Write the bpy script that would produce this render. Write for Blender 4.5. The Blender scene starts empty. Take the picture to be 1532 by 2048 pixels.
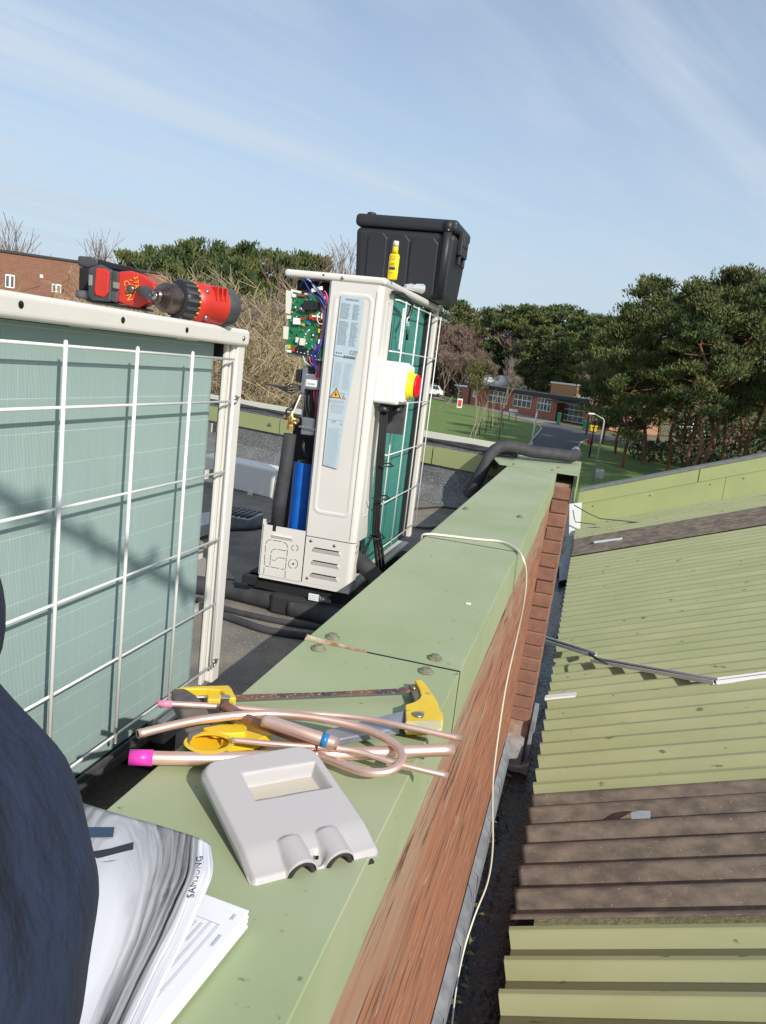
import bpy, math, random
from mathutils import Vector, Matrix, Quaternion, noise
R_ = math.radians
# ------------------------------------------------------------------ camera, sky, sun
S = bpy.context.scene
COL = S.collection
CX = Vector((0.95913, 0.15682, -0.23553)); CY = Vector((0.25871, -0.14886, 0.95441)); CZ = Vector((0.11461, -0.97634, -0.18335))
F_ = 1590.0
# rows CX,CY,CZ: world axes expressed in (image right, image down, forward)
right = Vector((CX[0], CY[0], CZ[0])); down = Vector((CX[1], CY[1], CZ[1])); fwd = Vector((CX[2], CY[2], CZ[2]))
cam_d = bpy.data.cameras.new("camera"); cam = bpy.data.objects.new("camera", cam_d); COL.objects.link(cam)
cam_d.sensor_fit = 'VERTICAL'; cam_d.sensor_height = 36.0; cam_d.lens = F_/2048*36.0
cam_d.clip_start = 0.02; cam_d.clip_end = 8000
rot = Matrix((right, -down, -fwd)).transposed()
cam.matrix_world = rot.to_4x4()
S.camera = cam
S.render.resolution_x = 766; S.render.resolution_y = 1024

SUN = Vector((0.605, -0.60, 0.522)).normalized()
w = bpy.data.worlds.new("World"); S.world = w; w.use_nodes = True
nt = w.node_tree; nt.nodes.clear()
def N(t, **k):
    n = nt.nodes.new(t)
    for a, b in k.items(): setattr(n, a, b)
    return n
out = N('ShaderNodeOutputWorld'); bg = N('ShaderNodeBackground'); sky = N('ShaderNodeTexSky')
sky.sky_type = 'NISHITA'; sky.sun_disc = False
sky.sun_elevation = math.asin(SUN.z); sky.sun_rotation = math.atan2(SUN.x, SUN.y)
sky.air_density = 1.0; sky.dust_density = 0.4; sky.ozone_density = 2.0
bg.inputs[1].default_value = 0.142
tc = N('ShaderNodeTexCoord'); sep = N('ShaderNodeSeparateXYZ'); nt.links.new(tc.outputs['Generated'], sep.inputs[0])
mz = N('ShaderNodeMath', operation='MAXIMUM'); mz.inputs[1].default_value = 0.05; nt.links.new(sep.outputs[2], mz.inputs[0])
dx = N('ShaderNodeMath', operation='DIVIDE'); dy = N('ShaderNodeMath', operation='DIVIDE')
nt.links.new(sep.outputs[0], dx.inputs[0]); nt.links.new(mz.outputs[0], dx.inputs[1])
nt.links.new(sep.outputs[1], dy.inputs[0]); nt.links.new(mz.outputs[0], dy.inputs[1])
cmb = N('ShaderNodeCombineXYZ'); nt.links.new(dx.outputs[0], cmb.inputs[0]); nt.links.new(dy.outputs[0], cmb.inputs[1])
def cloud(rotz, sx, sy, scale, lo, hi, det=5, dist=0.6):
    m0 = N('ShaderNodeMapping'); m0.inputs['Rotation'].default_value = (0, 0, rotz); nt.links.new(cmb.outputs[0], m0.inputs[0])
    mp = N('ShaderNodeMapping'); mp.inputs['Scale'].default_value = (sx, sy, 1); nt.links.new(m0.outputs[0], mp.inputs[0])
    no = N('ShaderNodeTexNoise'); no.inputs['Scale'].default_value = scale; no.inputs['Detail'].default_value = det; no.inputs['Distortion'].default_value = dist
    no.inputs['Roughness'].default_value = 0.55
    nt.links.new(mp.outputs[0], no.inputs['Vector'])
    mr = N('ShaderNodeMapRange', interpolation_type='SMOOTHSTEP'); mr.inputs[1].default_value = lo; mr.inputs[2].default_value = hi
    nt.links.new(no.outputs[0], mr.inputs[0]); return mr
c1 = cloud(R_(-67), 0.16, 0.9, 1.0, 0.40, 0.68, 6, .5); c2 = cloud(R_(-62), 0.35, 2.6, 0.9, 0.42, 0.75, 9, 0.9); c3 = cloud(0.3, 1, 1, 0.28, 0.25, 0.6, 3)
mx = N('ShaderNodeMath', operation='MULTIPLY_ADD'); nt.links.new(c2.outputs[0], mx.inputs[0]); mx.inputs[1].default_value = 0.45; nt.links.new(c1.outputs[0], mx.inputs[2])
mm = N('ShaderNodeMath', operation='MULTIPLY'); nt.links.new(mx.outputs[0], mm.inputs[0]); nt.links.new(c3.outputs[0], mm.inputs[1])
ms = N('ShaderNodeMath', operation='MULTIPLY_ADD', use_clamp=True); nt.links.new(mm.outputs[0], ms.inputs[0]); ms.inputs[1].default_value = 0.62; ms.inputs[2].default_value = 0.27
mix = N('ShaderNodeMix', data_type='RGBA'); nt.links.new(ms.outputs[0], mix.inputs[0]); nt.links.new(sky.outputs[0], mix.inputs[6])
mix.inputs[7].default_value = (4.9, 5.5, 6.1, 1)
hz = N('ShaderNodeMapRange', interpolation_type='SMOOTHSTEP'); hz.inputs[1].default_value = -0.02; hz.inputs[2].default_value = 0.42; hz.inputs[3].default_value = .88; hz.inputs[4].default_value = 0.0
nt.links.new(sep.outputs[2], hz.inputs[0])
mh = N('ShaderNodeMix', data_type='RGBA'); nt.links.new(hz.outputs[0], mh.inputs[0]); nt.links.new(mix.outputs[2], mh.inputs[6]); mh.inputs[7].default_value = (3.75, 4.55, 5.35, 1)
nt.links.new(mh.outputs[2], bg.inputs[0]); nt.links.new(bg.outputs[0], out.inputs[0])
sl = bpy.data.lights.new("sun", 'SUN'); so = bpy.data.objects.new("sun", sl); COL.objects.link(so)
sl.energy = 4.6; sl.angle = R_(0.53); sl.color = (1.0, 0.945, 0.86)
so.rotation_euler = SUN.to_track_quat('Z', 'Y').to_euler()
S.view_settings.view_transform = 'Standard'; S.view_settings.look = 'None'; S.view_settings.exposure = 0.0; S.view_settings.gamma = 1
S.view_settings.use_curve_mapping = False

# ------------------------------------------------------------------ measuring helpers
def ray(u, v):
    c = Vector((u-766, v-1024, F_)); return Vector((CX.dot(c), CY.dot(c), CZ.dot(c))).normalized()
def PX(u, v, x): d = ray(u, v); return d*(x/d.x)
def PY(u, v, y): d = ray(u, v); return d*(y/d.y)
def PZ(u, v, z): d = ray(u, v); return d*(z/d.z)
def PP(u, v, o, n): d = ray(u, v); return d*(o.dot(n)/d.dot(n))
rnd = random.Random(7)

# ------------------------------------------------------------------ mesh helpers
ORG = {}
class MB:
    def __init__(s): s.v = []; s.f = []; s.m = []; s.s = []
    def add(s, vs, fs, mi=0, sm=False):
        b = len(s.v); s.v += [Vector(p) for p in vs]
        for f in fs: s.f.append([b+i for i in f]); s.m.append(mi); s.s.append(sm)
        return s
    def hexa(s, p, mi=0):   # 8 points: bottom 4 ccw, top 4 ccw
        return s.add(p, [(3,2,1,0),(4,5,6,7),(0,1,5,4),(1,2,6,5),(2,3,7,6),(3,0,4,7)], mi)
    def box(s, x0, x1, y0, y1, z0, z1, mi=0, M=None):
        p = [(x0,y0,z0),(x1,y0,z0),(x1,y1,z0),(x0,y1,z0),(x0,y0,z1),(x1,y0,z1),(x1,y1,z1),(x0,y1,z1)]
        if M is not None: p = [M @ Vector(q) for q in p]
        return s.hexa(p, mi)
    def ob(s, c, a, b, d, mi=0):   # centre + three half vectors
        c, a, b, d = map(Vector, (c, a, b, d))
        return s.hexa([c-a-b-d, c+a-b-d, c+a+b-d, c-a+b-d, c-a-b+d, c+a-b+d, c+a+b+d, c-a+b+d], mi)
    def quad(s, a, b, c, d, mi=0): return s.add([a, b, c, d], [(0,1,2,3)], mi)
    def tube(s, path, r, n=10, mi=0, caps=True, sm=True, closed=False):
        path = [Vector(p) for p in path]; k = len(path)
        rs = r if isinstance(r, (list, tuple)) else [r]*k
        t0 = (path[1]-path[0]).normalized(); up = Vector((0,0,1)) if abs(t0.z) < .9 else Vector((1,0,0))
        a = t0.cross(up).normalized(); vs = []; pt = t0
        for i in range(k):
            t = (path[min(i+1,k-1)]-path[max(i-1,0)])
            t = t.normalized() if t.length > 1e-9 else pt
            q = pt.rotation_difference(t); a = (q @ a); a = (a - t*a.dot(t)).normalized(); b = t.cross(a); pt = t
            for j in range(n):
                an = 2*math.pi*j/n; vs.append(path[i]+(a*math.cos(an)+b*math.sin(an))*rs[i])
        fs = [(i*n+j, i*n+(j+1)%n, (i+1)*n+(j+1)%n, (i+1)*n+j) for i in range(k-1) for j in range(n)]
        s.add(vs, fs, mi, sm)
        if caps:
            bse = len(s.v)-len(vs)
            s.f.append([bse+j for j in reversed(range(n))]); s.m.append(mi); s.s.append(False)
            s.f.append([bse+(k-1)*n+j for j in range(n)]); s.m.append(mi); s.s.append(False)
        return s
    def hollow(s, path, ro, ri, n=14, mi=0):   # open-ended pipe with wall
        s.tube(path, ro, n, mi, caps=False); b1 = len(s.v)-len(path)*n
        s.tube(path, ri, n, mi, caps=False); b2 = len(s.v)-len(path)*n
        k = len(path)
        for e in (0, k-1):
            for j in range(n):
                q = (j+1) % n
                s.f.append([b1+e*n+j, b2+e*n+j, b2+e*n+q, b1+e*n+q]); s.m.append(mi); s.s.append(False)
        return s
    def prism(s, pts, h, mi=0, d=None):   # pts: 3D polygon, extruded by vector d*h
        d = Vector(d) if d is not None else Vector((0,0,1)); n = len(pts); pts = [Vector(p) for p in pts]
        vs = pts + [p+d*h for p in pts]
        fs = [tuple(range(n))[::-1], tuple(range(n, 2*n))] + [(i, (i+1)%n, n+(i+1)%n, n+i) for i in range(n)]
        return s.add(vs, fs, mi)
    def lathe(s, o, ax, prof, n=20, mi=0, sm=True, sx=None):
        ax = Vector(ax).normalized(); o = Vector(o); up = Vector((0,0,1)) if abs(ax.z) < .9 else Vector((1,0,0))
        a = ax.cross(up).normalized(); b = ax.cross(a); vs = []
        if sx is not None: a = Vector(sx[0]); b = Vector(sx[1])
        for r, h in prof:
            for j in range(n):
                an = 2*math.pi*j/n; vs.append(o+ax*h+(a*math.cos(an)+b*math.sin(an))*r)
        k = len(prof)
        fs = [(i*n+j, i*n+(j+1)%n, (i+1)*n+(j+1)%n, (i+1)*n+j) for i in range(k-1) for j in range(n)]
        fs += [tuple(reversed(range(n))), tuple((k-1)*n+j for j in range(n))]
        return s.add(vs, fs, mi, sm)
    def ball(s, c, r, mi=0, n=10, sc=(1,1,1)):
        c = Vector(c); vs = []; fs = []
        for i in range(n+1):
            th = math.pi*i/n
            for j in range(n*2):
                ph = math.pi*j/n; vs.append(c+Vector((math.sin(th)*math.cos(ph)*r*sc[0], math.sin(th)*math.sin(ph)*r*sc[1], math.cos(th)*r*sc[2])))
        m = n*2
        fs = [(i*m+j, (i+1)*m+j, (i+1)*m+(j+1)%m, i*m+(j+1)%m) for i in range(n) for j in range(m)]
        return s.add(vs, fs, mi, True)
    def text(s, string, o, u, v, size, mi=0, align='LEFT', sp=1.0, depth=0.0):
        cu = bpy.data.curves.new('t', 'FONT'); cu.body = string; cu.size = 1.0; cu.align_x = align; cu.space_character = sp; cu.resolution_u = 2
        ob = bpy.data.objects.new('t', cu); COL.objects.link(ob)
        me = bpy.data.meshes.new_from_object(ob.evaluated_get(bpy.context.evaluated_depsgraph_get()))
        o, u, v = Vector(o), Vector(u).normalized()*size, Vector(v).normalized()*size
        s.add([o+u*p.co.x+v*p.co.y for p in me.vertices], [tuple(p.vertices) for p in me.polygons], mi)
        COL.objects.unlink(ob); bpy.data.objects.remove(ob); bpy.data.meshes.remove(me)
        return s
    def pieces(s):
        par = list(range(len(s.v)))
        def find(a):
            while par[a] != a: par[a] = par[par[a]]; a = par[a]
            return a
        for f in s.f:
            r = find(f[0])
            for i in f[1:]: par[find(i)] = r
        gr = {}
        for k, f in enumerate(s.f): gr.setdefault(find(f[0]), []).append(k)
        out_ = []
        for ks in gr.values():
            m = MB(); mp = {}
            for k in ks:
                for i in s.f[k]:
                    if i not in mp: mp[i] = len(m.v); m.v.append(s.v[i])
                m.f.append([mp[i] for i in s.f[k]]); m.m.append(s.m[k]); m.s.append(s.s[k])
            out_.append(m)
        return out_
    def each(s, name, mats, parent=None, **k):
        r = [p.build(name, mats, parent, **k) for p in s.pieces()]
        return r[0]
    def build(s, name, mats, parent=None, org=None, bevel=0, label=None, seg=2):
        if not isinstance(mats, (list, tuple)): mats = [mats]
        if parent is not None: org = ORG[parent.name]
        elif org is None:
            xs = [p.x for p in s.v]; ys = [p.y for p in s.v]; zs = [p.z for p in s.v]
            org = Vector(((min(xs)+max(xs))/2, (min(ys)+max(ys))/2, min(zs)))
        org = Vector(org)
        me = bpy.data.meshes.new(name); me.from_pydata([tuple(p-org) for p in s.v], [], s.f)
        for m in mats: me.materials.append(m)
        me.polygons.foreach_set('material_index', s.m); me.polygons.foreach_set('use_smooth', s.s); me.update()
        o = bpy.data.objects.new(name, me); COL.objects.link(o); ORG[o.name] = org
        if parent is not None: o.parent = parent
        else: o.location = org
        if bevel:
            b = o.modifiers.new('bevel', 'BEVEL'); b.width = bevel; b.segments = seg; b.limit_method = 'ANGLE'; b.angle_limit = R_(40)
            b.harden_normals = False
        if label: o['label'] = label
        return o
def thing(name, label, cat, org, group=None):
    o = bpy.data.objects.new(name, None); COL.objects.link(o); o.location = org; ORG[o.name] = Vector(org); o.empty_display_size = .1
    o['label'] = label; o['category'] = cat
    if group: o['group'] = group
    return o
def tag(o, label, cat, group=None):
    o['label'] = label; o['category'] = cat
    if group: o['group'] = group
    return o
def struct(o, kind='structure'): o['kind'] = kind; return o
def copy_tree(o, parent=None):
    c = o.copy(); COL.objects.link(c)
    if parent is not None: c.parent = parent
    for ch in [q for q in bpy.data.objects if q.parent == o and q is not c]: copy_tree(ch, c)
    return c

# ------------------------------------------------------------------ materials
def mat(name, col, rough=.5, metal=0., col2=None, scale=8., lo=.35, hi=.65, stretch=(1,1,1), bump=0., bscale=60., bdist=.002, spec=.5, spots=None, sscale=30., sthr=.72, trans=0., det=4, coat=0.):
    m = bpy.data.materials.new(name); m.use_nodes = True; t = m.node_tree; b = t.nodes['Principled BSDF']
    b.inputs['Base Color'].default_value = (*col, 1); b.inputs['Roughness'].default_value = rough; b.inputs['Metallic'].default_value = metal
    b.inputs['Specular IOR Level'].default_value = spec; b.inputs['Transmission Weight'].default_value = trans; b.inputs['Coat Weight'].default_value = coat
    def nn(ty): return t.nodes.new(ty)
    tc = nn('ShaderNodeTexCoord'); mp = nn('ShaderNodeMapping'); mp.inputs['Scale'].default_value = stretch; t.links.new(tc.outputs['Object'], mp.inputs[0])
    last = None
    def nz(sc, d=det, a=None):
        n = nn('ShaderNodeTexNoise'); n.inputs['Scale'].default_value = sc; n.inputs['Detail'].default_value = d; t.links.new(mp.outputs[0], n.inputs['Vector']); return n
    if col2 is not None:
        n = nz(scale); mr = nn('ShaderNodeMapRange'); mr.inputs[1].default_value = lo; mr.inputs[2].default_value = hi; t.links.new(n.outputs[0], mr.inputs[0])
        mi = nn('ShaderNodeMix'); mi.data_type = 'RGBA'; mi.inputs[6].default_value = (*col, 1); mi.inputs[7].default_value = (*col2, 1)
        t.links.new(mr.outputs[0], mi.inputs[0]); last = mi.outputs[2]
    if spots is not None:
        n = nz(sscale, 6); mr = nn('ShaderNodeMapRange'); mr.inputs[1].default_value = sthr-.02; mr.inputs[2].default_value = sthr+.03; t.links.new(n.outputs[0], mr.inputs[0])
        mi = nn('ShaderNodeMix'); mi.data_type = 'RGBA'; mi.inputs[6].default_value = (*col, 1); mi.inputs[7].default_value = (*spots, 1)
        if last: t.links.new(last, mi.inputs[6])
        t.links.new(mr.outputs[0], mi.inputs[0]); last = mi.outputs[2]
    if last: t.links.new(last, b.inputs['Base Color'])
    if bump:
        n = nz(bscale, 5); bp = nn('ShaderNodeBump'); bp.inputs['Strength'].default_value = bump; bp.inputs['Distance'].default_value = bdist
        t.links.new(n.outputs[0], bp.inputs['Height']); t.links.new(bp.outputs[0], b.inputs['Normal'])
    return m
def coilmat(name, c1, c2, line, hairs):
    m = bpy.data.materials.new(name); m.use_nodes = True; t = m.node_tree; b = t.nodes['Principled BSDF']
    def nn(ty): return t.nodes.new(ty)
    L = t.links.new
    tc = nn('ShaderNodeTexCoord'); sp = nn('ShaderNodeSeparateXYZ'); L(tc.outputs['Object'], sp.inputs[0])
    mp = nn('ShaderNodeMapping'); mp.inputs['Scale'].default_value = (120, 120, 1.6); L(tc.outputs['Object'], mp.inputs[0])
    n1 = nn('ShaderNodeTexNoise'); n1.inputs['Scale'].default_value = 1.5; n1.inputs['Detail'].default_value = 3; L(mp.outputs[0], n1.inputs['Vector'])
    n2 = nn('ShaderNodeTexNoise'); n2.inputs['Scale'].default_value = 5; n2.inputs['Detail'].default_value = 3; L(tc.outputs['Object'], n2.inputs['Vector'])
    ad = nn('ShaderNodeMath'); ad.operation = 'ADD'; L(n1.outputs[0], ad.inputs[0]); L(n2.outputs[0], ad.inputs[1])
    mr = nn('ShaderNodeMapRange'); mr.inputs[1].default_value = .7; mr.inputs[2].default_value = 1.3; L(ad.outputs[0], mr.inputs[0])
    mi = nn('ShaderNodeMix'); mi.data_type = 'RGBA'; mi.inputs[6].default_value = (*c1, 1); mi.inputs[7].default_value = (*c2, 1); L(mr.outputs[0], mi.inputs[0])
    # horizontal hairlines between the fin sheets
    md = nn('ShaderNodeMath'); md.operation = 'PINGPONG'; md.inputs[1].default_value = hairs/2; L(sp.outputs[2], md.inputs[0])
    lt = nn('ShaderNodeMath'); lt.operation = 'LESS_THAN'; lt.inputs[1].default_value = .0005; L(md.outputs[0], lt.inputs[0])
    n3 = nn('ShaderNodeTexNoise'); n3.inputs['Scale'].default_value = 14; L(tc.outputs['Object'], n3.inputs['Vector'])
    m3 = nn('ShaderNodeMath'); m3.operation = 'MULTIPLY'; L(lt.outputs[0], m3.inputs[0]); L(n3.outputs[0], m3.inputs[1])
    mj = nn('ShaderNodeMix'); mj.data_type = 'RGBA'; L(m3.outputs[0], mj.inputs[0]); L(mi.outputs[2], mj.inputs[6]); mj.inputs[7].default_value = (*line, 1)
    # light scuffs on the fins
    mp4 = nn('ShaderNodeMapping'); mp4.inputs['Scale'].default_value = (260, 260, 7); L(tc.outputs['Object'], mp4.inputs[0])
    n4 = nn('ShaderNodeTexNoise'); n4.inputs['Scale'].default_value = 1.0; n4.inputs['Detail'].default_value = 2; L(mp4.outputs[0], n4.inputs['Vector'])
    r4 = nn('ShaderNodeMapRange'); r4.inputs[1].default_value = .66; r4.inputs[2].default_value = .8; r4.inputs[4].default_value = .3; L(n4.outputs[0], r4.inputs[0])
    mk = nn('ShaderNodeMix'); mk.data_type = 'RGBA'; L(r4.outputs[0], mk.inputs[0]); L(mj.outputs[2], mk.inputs[6]); mk.inputs[7].default_value = (*line, 1)
    L(mk.outputs[2], b.inputs['Base Color']); b.inputs['Roughness'].default_value = .5; b.inputs['Metallic'].default_value = .0
    wv = nn('ShaderNodeTexWave'); wv.bands_direction = 'Y'; wv.inputs['Scale'].default_value = 110; L(tc.outputs['Object'], wv.inputs['Vector'])
    bp = nn('ShaderNodeBump'); bp.inputs['Strength'].default_value = .35; bp.inputs['Distance'].default_value = .001; L(wv.outputs[0], bp.inputs['Height']); L(bp.outputs[0], b.inputs['Normal'])
    return m
def brickmat(name, c1, c2, mortar, bw=.225, bh=.075, ms=.01, axes='YZ', dark=.5, wob=0.):
    m = bpy.data.materials.new(name); m.use_nodes = True; t = m.node_tree; b = t.nodes['Principled BSDF']; L = t.links.new
    def nn(ty): return t.nodes.new(ty)
    tc = nn('ShaderNodeTexCoord'); sp = nn('ShaderNodeSeparateXYZ'); cb = nn('ShaderNodeCombineXYZ'); L(tc.outputs['Object'], sp.inputs[0])
    ix = {'X':0,'Y':1,'Z':2}; L(sp.outputs[ix[axes[0]]], cb.inputs[0]); L(sp.outputs[ix[axes[1]]], cb.inputs[1])
    br = nn('ShaderNodeTexBrick'); br.inputs['Scale'].default_value = 1; br.inputs['Brick Width'].default_value = bw; br.inputs['Row Height'].default_value = bh
    br.inputs['Mortar Size'].default_value = ms; br.inputs['Color1'].default_value = (*c1, 1); br.inputs['Color2'].default_value = (*c2, 1); br.inputs['Mortar'].default_value = (*mortar, 1)
    br.inputs['Mortar Smooth'].default_value = .3
    if wob:
        nw = nn('ShaderNodeTexNoise'); nw.inputs['Scale'].default_value = 7; nw.inputs['Detail'].default_value = 4; L(tc.outputs['Object'], nw.inputs['Vector'])
        vm = nn('ShaderNodeVectorMath'); vm.operation = 'MULTIPLY_ADD'; vm.inputs[1].default_value = (wob, wob, 0); L(nw.outputs['Color'], vm.inputs[0]); L(cb.outputs[0], vm.inputs[2]); L(vm.outputs[0], br.inputs['Vector'])
    else: L(cb.outputs[0], br.inputs['Vector'])
    n = nn('ShaderNodeTexNoise'); n.inputs['Scale'].default_value = 45; n.inputs['Detail'].default_value = 6; L(tc.outputs['Object'], n.inputs['Vector'])
    mr = nn('ShaderNodeMapRange'); mr.inputs[1].default_value = .3; mr.inputs[2].default_value = .7; mr.inputs[3].default_value = dark; mr.inputs[4].default_value = 1.25; L(n.outputs[0], mr.inputs[0])
    mi = nn('ShaderNodeMix'); mi.data_type = 'RGBA'; mi.blend_type = 'MULTIPLY'; mi.inputs[0].default_value = 1; L(br.outputs[0], mi.inputs[6]); L(mr.outputs[0], mi.inputs[7])
    L(mi.outputs[2], b.inputs['Base Color']); b.inputs['Roughness'].default_value = .9
    bp = nn('ShaderNodeBump'); bp.inputs['Strength'].default_value = .8; bp.inputs['Distance'].default_value = .004
    ad = nn('ShaderNodeMath'); ad.operation = 'SUBTRACT'; L(n.outputs[0], ad.inputs[0]); L(br.outputs['Fac'], ad.inputs[1]); L(ad.outputs[0], bp.inputs['Height']); L(bp.outputs[0], b.inputs['Normal'])
    return m
M = {}
M['cream'] = mat('cream_paint', (.72,.69,.64), .35, col2=(.69,.66,.61), scale=6, bump=.03, bscale=300)
M['creamshade'] = M['cream']
M['wire'] = mat('white_wire_coating', (.78,.77,.75), .35)
M['coilA'] = coilmat('pale_coil_fins', (.29,.395,.37), (.335,.44,.415), (.66,.75,.74), .0485)
M['coilB'] = coilmat('green_coil_fins', (.038,.215,.175), (.055,.27,.22), (.2,.45,.4), .0485)
M['black'] = mat('black_plastic', (.018,.018,.02), .45)
M['blackm'] = mat('matt_black', (.012,.012,.013), .8)
M['hole'] = mat('dark_hole', (.006,.006,.007), .9)
M['steel'] = mat('galvanised_steel', (.45,.47,.5), .38, .85, col2=(.36,.38,.41), scale=30)
M['screw'] = mat('screw_zinc', (.35,.34,.33), .35, .9)
M['foam'] = mat('pipe_foam', (.032,.033,.036), .75, col2=(.05,.05,.053), scale=25, bump=.25, bscale=180, bdist=.001)
M['capgreen'] = mat('weathered_green_coping', (.31,.37,.195), .6, col2=(.37,.41,.255), scale=3.2, lo=.38, hi=.62, bump=.12, bscale=30, spots=(.17,.18,.11), sscale=55, sthr=.70, det=8)
M['capgreen2'] = mat('yellow_green_fascia', (.38,.42,.18), .55, col2=(.35,.385,.17), scale=3, bump=.05, bscale=25, spots=(.17,.18,.08), sscale=22, sthr=.72)
M['capedge'] = mat('rust_edge', (.30,.12,.06), .8, col2=(.55,.5,.35), scale=40)
M['felt'] = mat('roof_felt', (.24,.205,.165), .92, col2=(.14,.128,.115), scale=7, bump=.6, bscale=350, bdist=.003, spots=(.36,.31,.25), sscale=120, sthr=.62, det=7)
M['feltgrey'] = mat('mineral_felt', (.15,.15,.15), .9, col2=(.10,.10,.10), scale=5, bump=.6, bscale=300, bdist=.003, spots=(.42,.42,.41), sscale=160, sthr=.6)
M['rubber'] = mat('black_rubber', (.025,.025,.026), .85, bump=.3, bscale=200)
M['pier'] = mat('brown_brick', (.27,.135,.09), .92, col2=(.20,.105,.075), scale=16, bump=.5, bscale=150, bdist=.003, spots=(.12,.07,.05), sscale=60, sthr=.68)
M['mortar'] = mat('mortar', (.36,.27,.2), .95, col2=(.28,.18,.13), scale=20, bump=.4, bscale=120)
M['wall'] = brickmat('rustic_brick', (.34,.14,.08), (.26,.105,.07), (.27,.17,.115), axes='YZ', dark=.4, wob=.09)
def grain():
    m = bpy.data.materials.new('weathered_outer_face'); m.use_nodes = True; t = m.node_tree; b = t.nodes['Principled BSDF']; L = t.links.new
    def nn(ty): return t.nodes.new(ty)
    tc = nn('ShaderNodeTexCoord')
    def nz(sc, d, dist=0., r=.5):
        mp = nn('ShaderNodeMapping'); mp.inputs['Scale'].default_value = sc; L(tc.outputs['Object'], mp.inputs[0]); n = nn('ShaderNodeTexNoise'); n.inputs['Scale'].default_value = 1; n.inputs['Detail'].default_value = d; n.inputs['Distortion'].default_value = dist; n.inputs['Roughness'].default_value = r; L(mp.outputs[0], n.inputs['Vector']); return n
    def rng(n, a, b_): r = nn('ShaderNodeMapRange'); r.inputs[1].default_value = a; r.inputs[2].default_value = b_; L(n.outputs[0], r.inputs[0]); return r
    def mix(f, c1, c2):
        q = nn('ShaderNodeMix'); q.data_type = 'RGBA'; L(f, q.inputs[0])
        for i, c in ((6, c1), (7, c2)):
            if isinstance(c, tuple): q.inputs[i].default_value = (*c, 1)
            else: L(c, q.inputs[i])
        return q.outputs[2]
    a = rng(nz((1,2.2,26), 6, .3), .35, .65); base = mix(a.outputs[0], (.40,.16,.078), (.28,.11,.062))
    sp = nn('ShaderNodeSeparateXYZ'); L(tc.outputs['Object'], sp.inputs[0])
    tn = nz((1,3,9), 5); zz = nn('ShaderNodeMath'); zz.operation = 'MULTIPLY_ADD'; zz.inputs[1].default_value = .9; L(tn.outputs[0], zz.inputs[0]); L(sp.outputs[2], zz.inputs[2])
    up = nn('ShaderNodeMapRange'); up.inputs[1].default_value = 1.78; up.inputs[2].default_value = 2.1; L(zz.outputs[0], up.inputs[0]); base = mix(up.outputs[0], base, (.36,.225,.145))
    dk = rng(nz((1,3.5,55), 3, .6), .56, .66); base = mix(dk.outputs[0], base, (.10,.04,.025))
    lt = rng(nz((1,7,40), 5, 1.), .62, .70); base = mix(lt.outputs[0], base, (.46,.34,.25))
    L(base, b.inputs['Base Color']); b.inputs['Roughness'].default_value = .85
    bp = nn('ShaderNodeBump'); bp.inputs['Strength'].default_value = .4; bp.inputs['Distance'].default_value = .004; L(dk.outputs[0], bp.inputs['Height']); bp.invert = True; L(bp.outputs[0], b.inputs['Normal'])
    return m
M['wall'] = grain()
M['lead'] = mat('lead_flashing', (.30,.31,.33), .55, .2, col2=(.19,.2,.22), scale=14, bump=.5, bscale=40, bdist=.004, spots=(.36,.33,.17), sscale=13, sthr=.74)
M['haunch'] = mat('grey_mortar', (.40,.385,.38), .85, col2=(.27,.26,.26), scale=14, bump=.7, bscale=45, bdist=.006)
M['gutter'] = mat('wet_bitumen', (.010,.011,.012), .22, col2=(.02,.02,.022), scale=9, bump=.9, bscale=25, bdist=.012, spots=(.06,.06,.055), sscale=30, sthr=.68)
M['roofgreen'] = mat('painted_corrugated_sheet', (.285,.31,.155), .6, col2=(.335,.35,.195), scale=2.5, stretch=(.6,2.5,1), bump=.1, bscale=40, spots=(.13,.13,.07), sscale=12, sthr=.69, det=9)
M['roofbrown'] = mat('aged_rooflight_sheet', (.20,.16,.125), .85, col2=(.10,.082,.068), scale=14, bump=.5, bscale=160, bdist=.003, spots=(.33,.26,.19), sscale=90, sthr=.68, stretch=(.6,1.4,1))
M['grey'] = mat('grey_capping', (.2,.205,.19), .7, col2=(.15,.155,.14), scale=8)
M['whitep'] = mat('white_plastic', (.82,.82,.80), .3)
M['cover'] = mat('light_grey_cover_plastic', (.47,.445,.44), .42, bump=.05, bscale=400)
M['coverin'] = mat('recess_lining', (.52,.47,.38), .3)
M['copper'] = mat('bright_copper', (.93,.66,.56), .38, .75, col2=(.88,.56,.46), scale=18)
M['oldcopper'] = mat('tarnished_copper', (.42,.22,.16), .45, .7, col2=(.3,.15,.11), scale=50)
M['pinkcap'] = mat('magenta_cap', (.75,.05,.42), .35); M['pinkcap2'] = mat('pink_cap', (.85,.25,.38), .4)
M['bluetape'] = mat('blue_tape', (.02,.18,.45), .35)
M['yellow'] = mat('worn_yellow_paint', (.80,.55,.02), .4, col2=(.72,.47,.03), scale=20, spots=(.3,.27,.2), sscale=45, sthr=.66)
M['yellowpale'] = mat('faded_yellow', (.75,.66,.25), .45, col2=(.55,.5,.36), scale=35)
M['sawgrey'] = mat('saw_grey_rubber', (.17,.15,.13), .7, col2=(.09,.08,.075), scale=30)
M['sawbar'] = mat('saw_bar_steel', (.42,.44,.5), .35, .6, col2=(.33,.35,.4), scale=30)
M['blade'] = mat('rusty_blade', (.05,.055,.07), .5, .5, col2=(.33,.13,.08), scale=9, stretch=(3,3,3), spots=(.5,.42,.4), sscale=60, sthr=.6)
M['red'] = mat('red_tool_plastic', (.60,.035,.02), .42, col2=(.50,.03,.02), scale=25, spots=(.20,.05,.04), sscale=70, sthr=.68, bump=.05)
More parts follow.
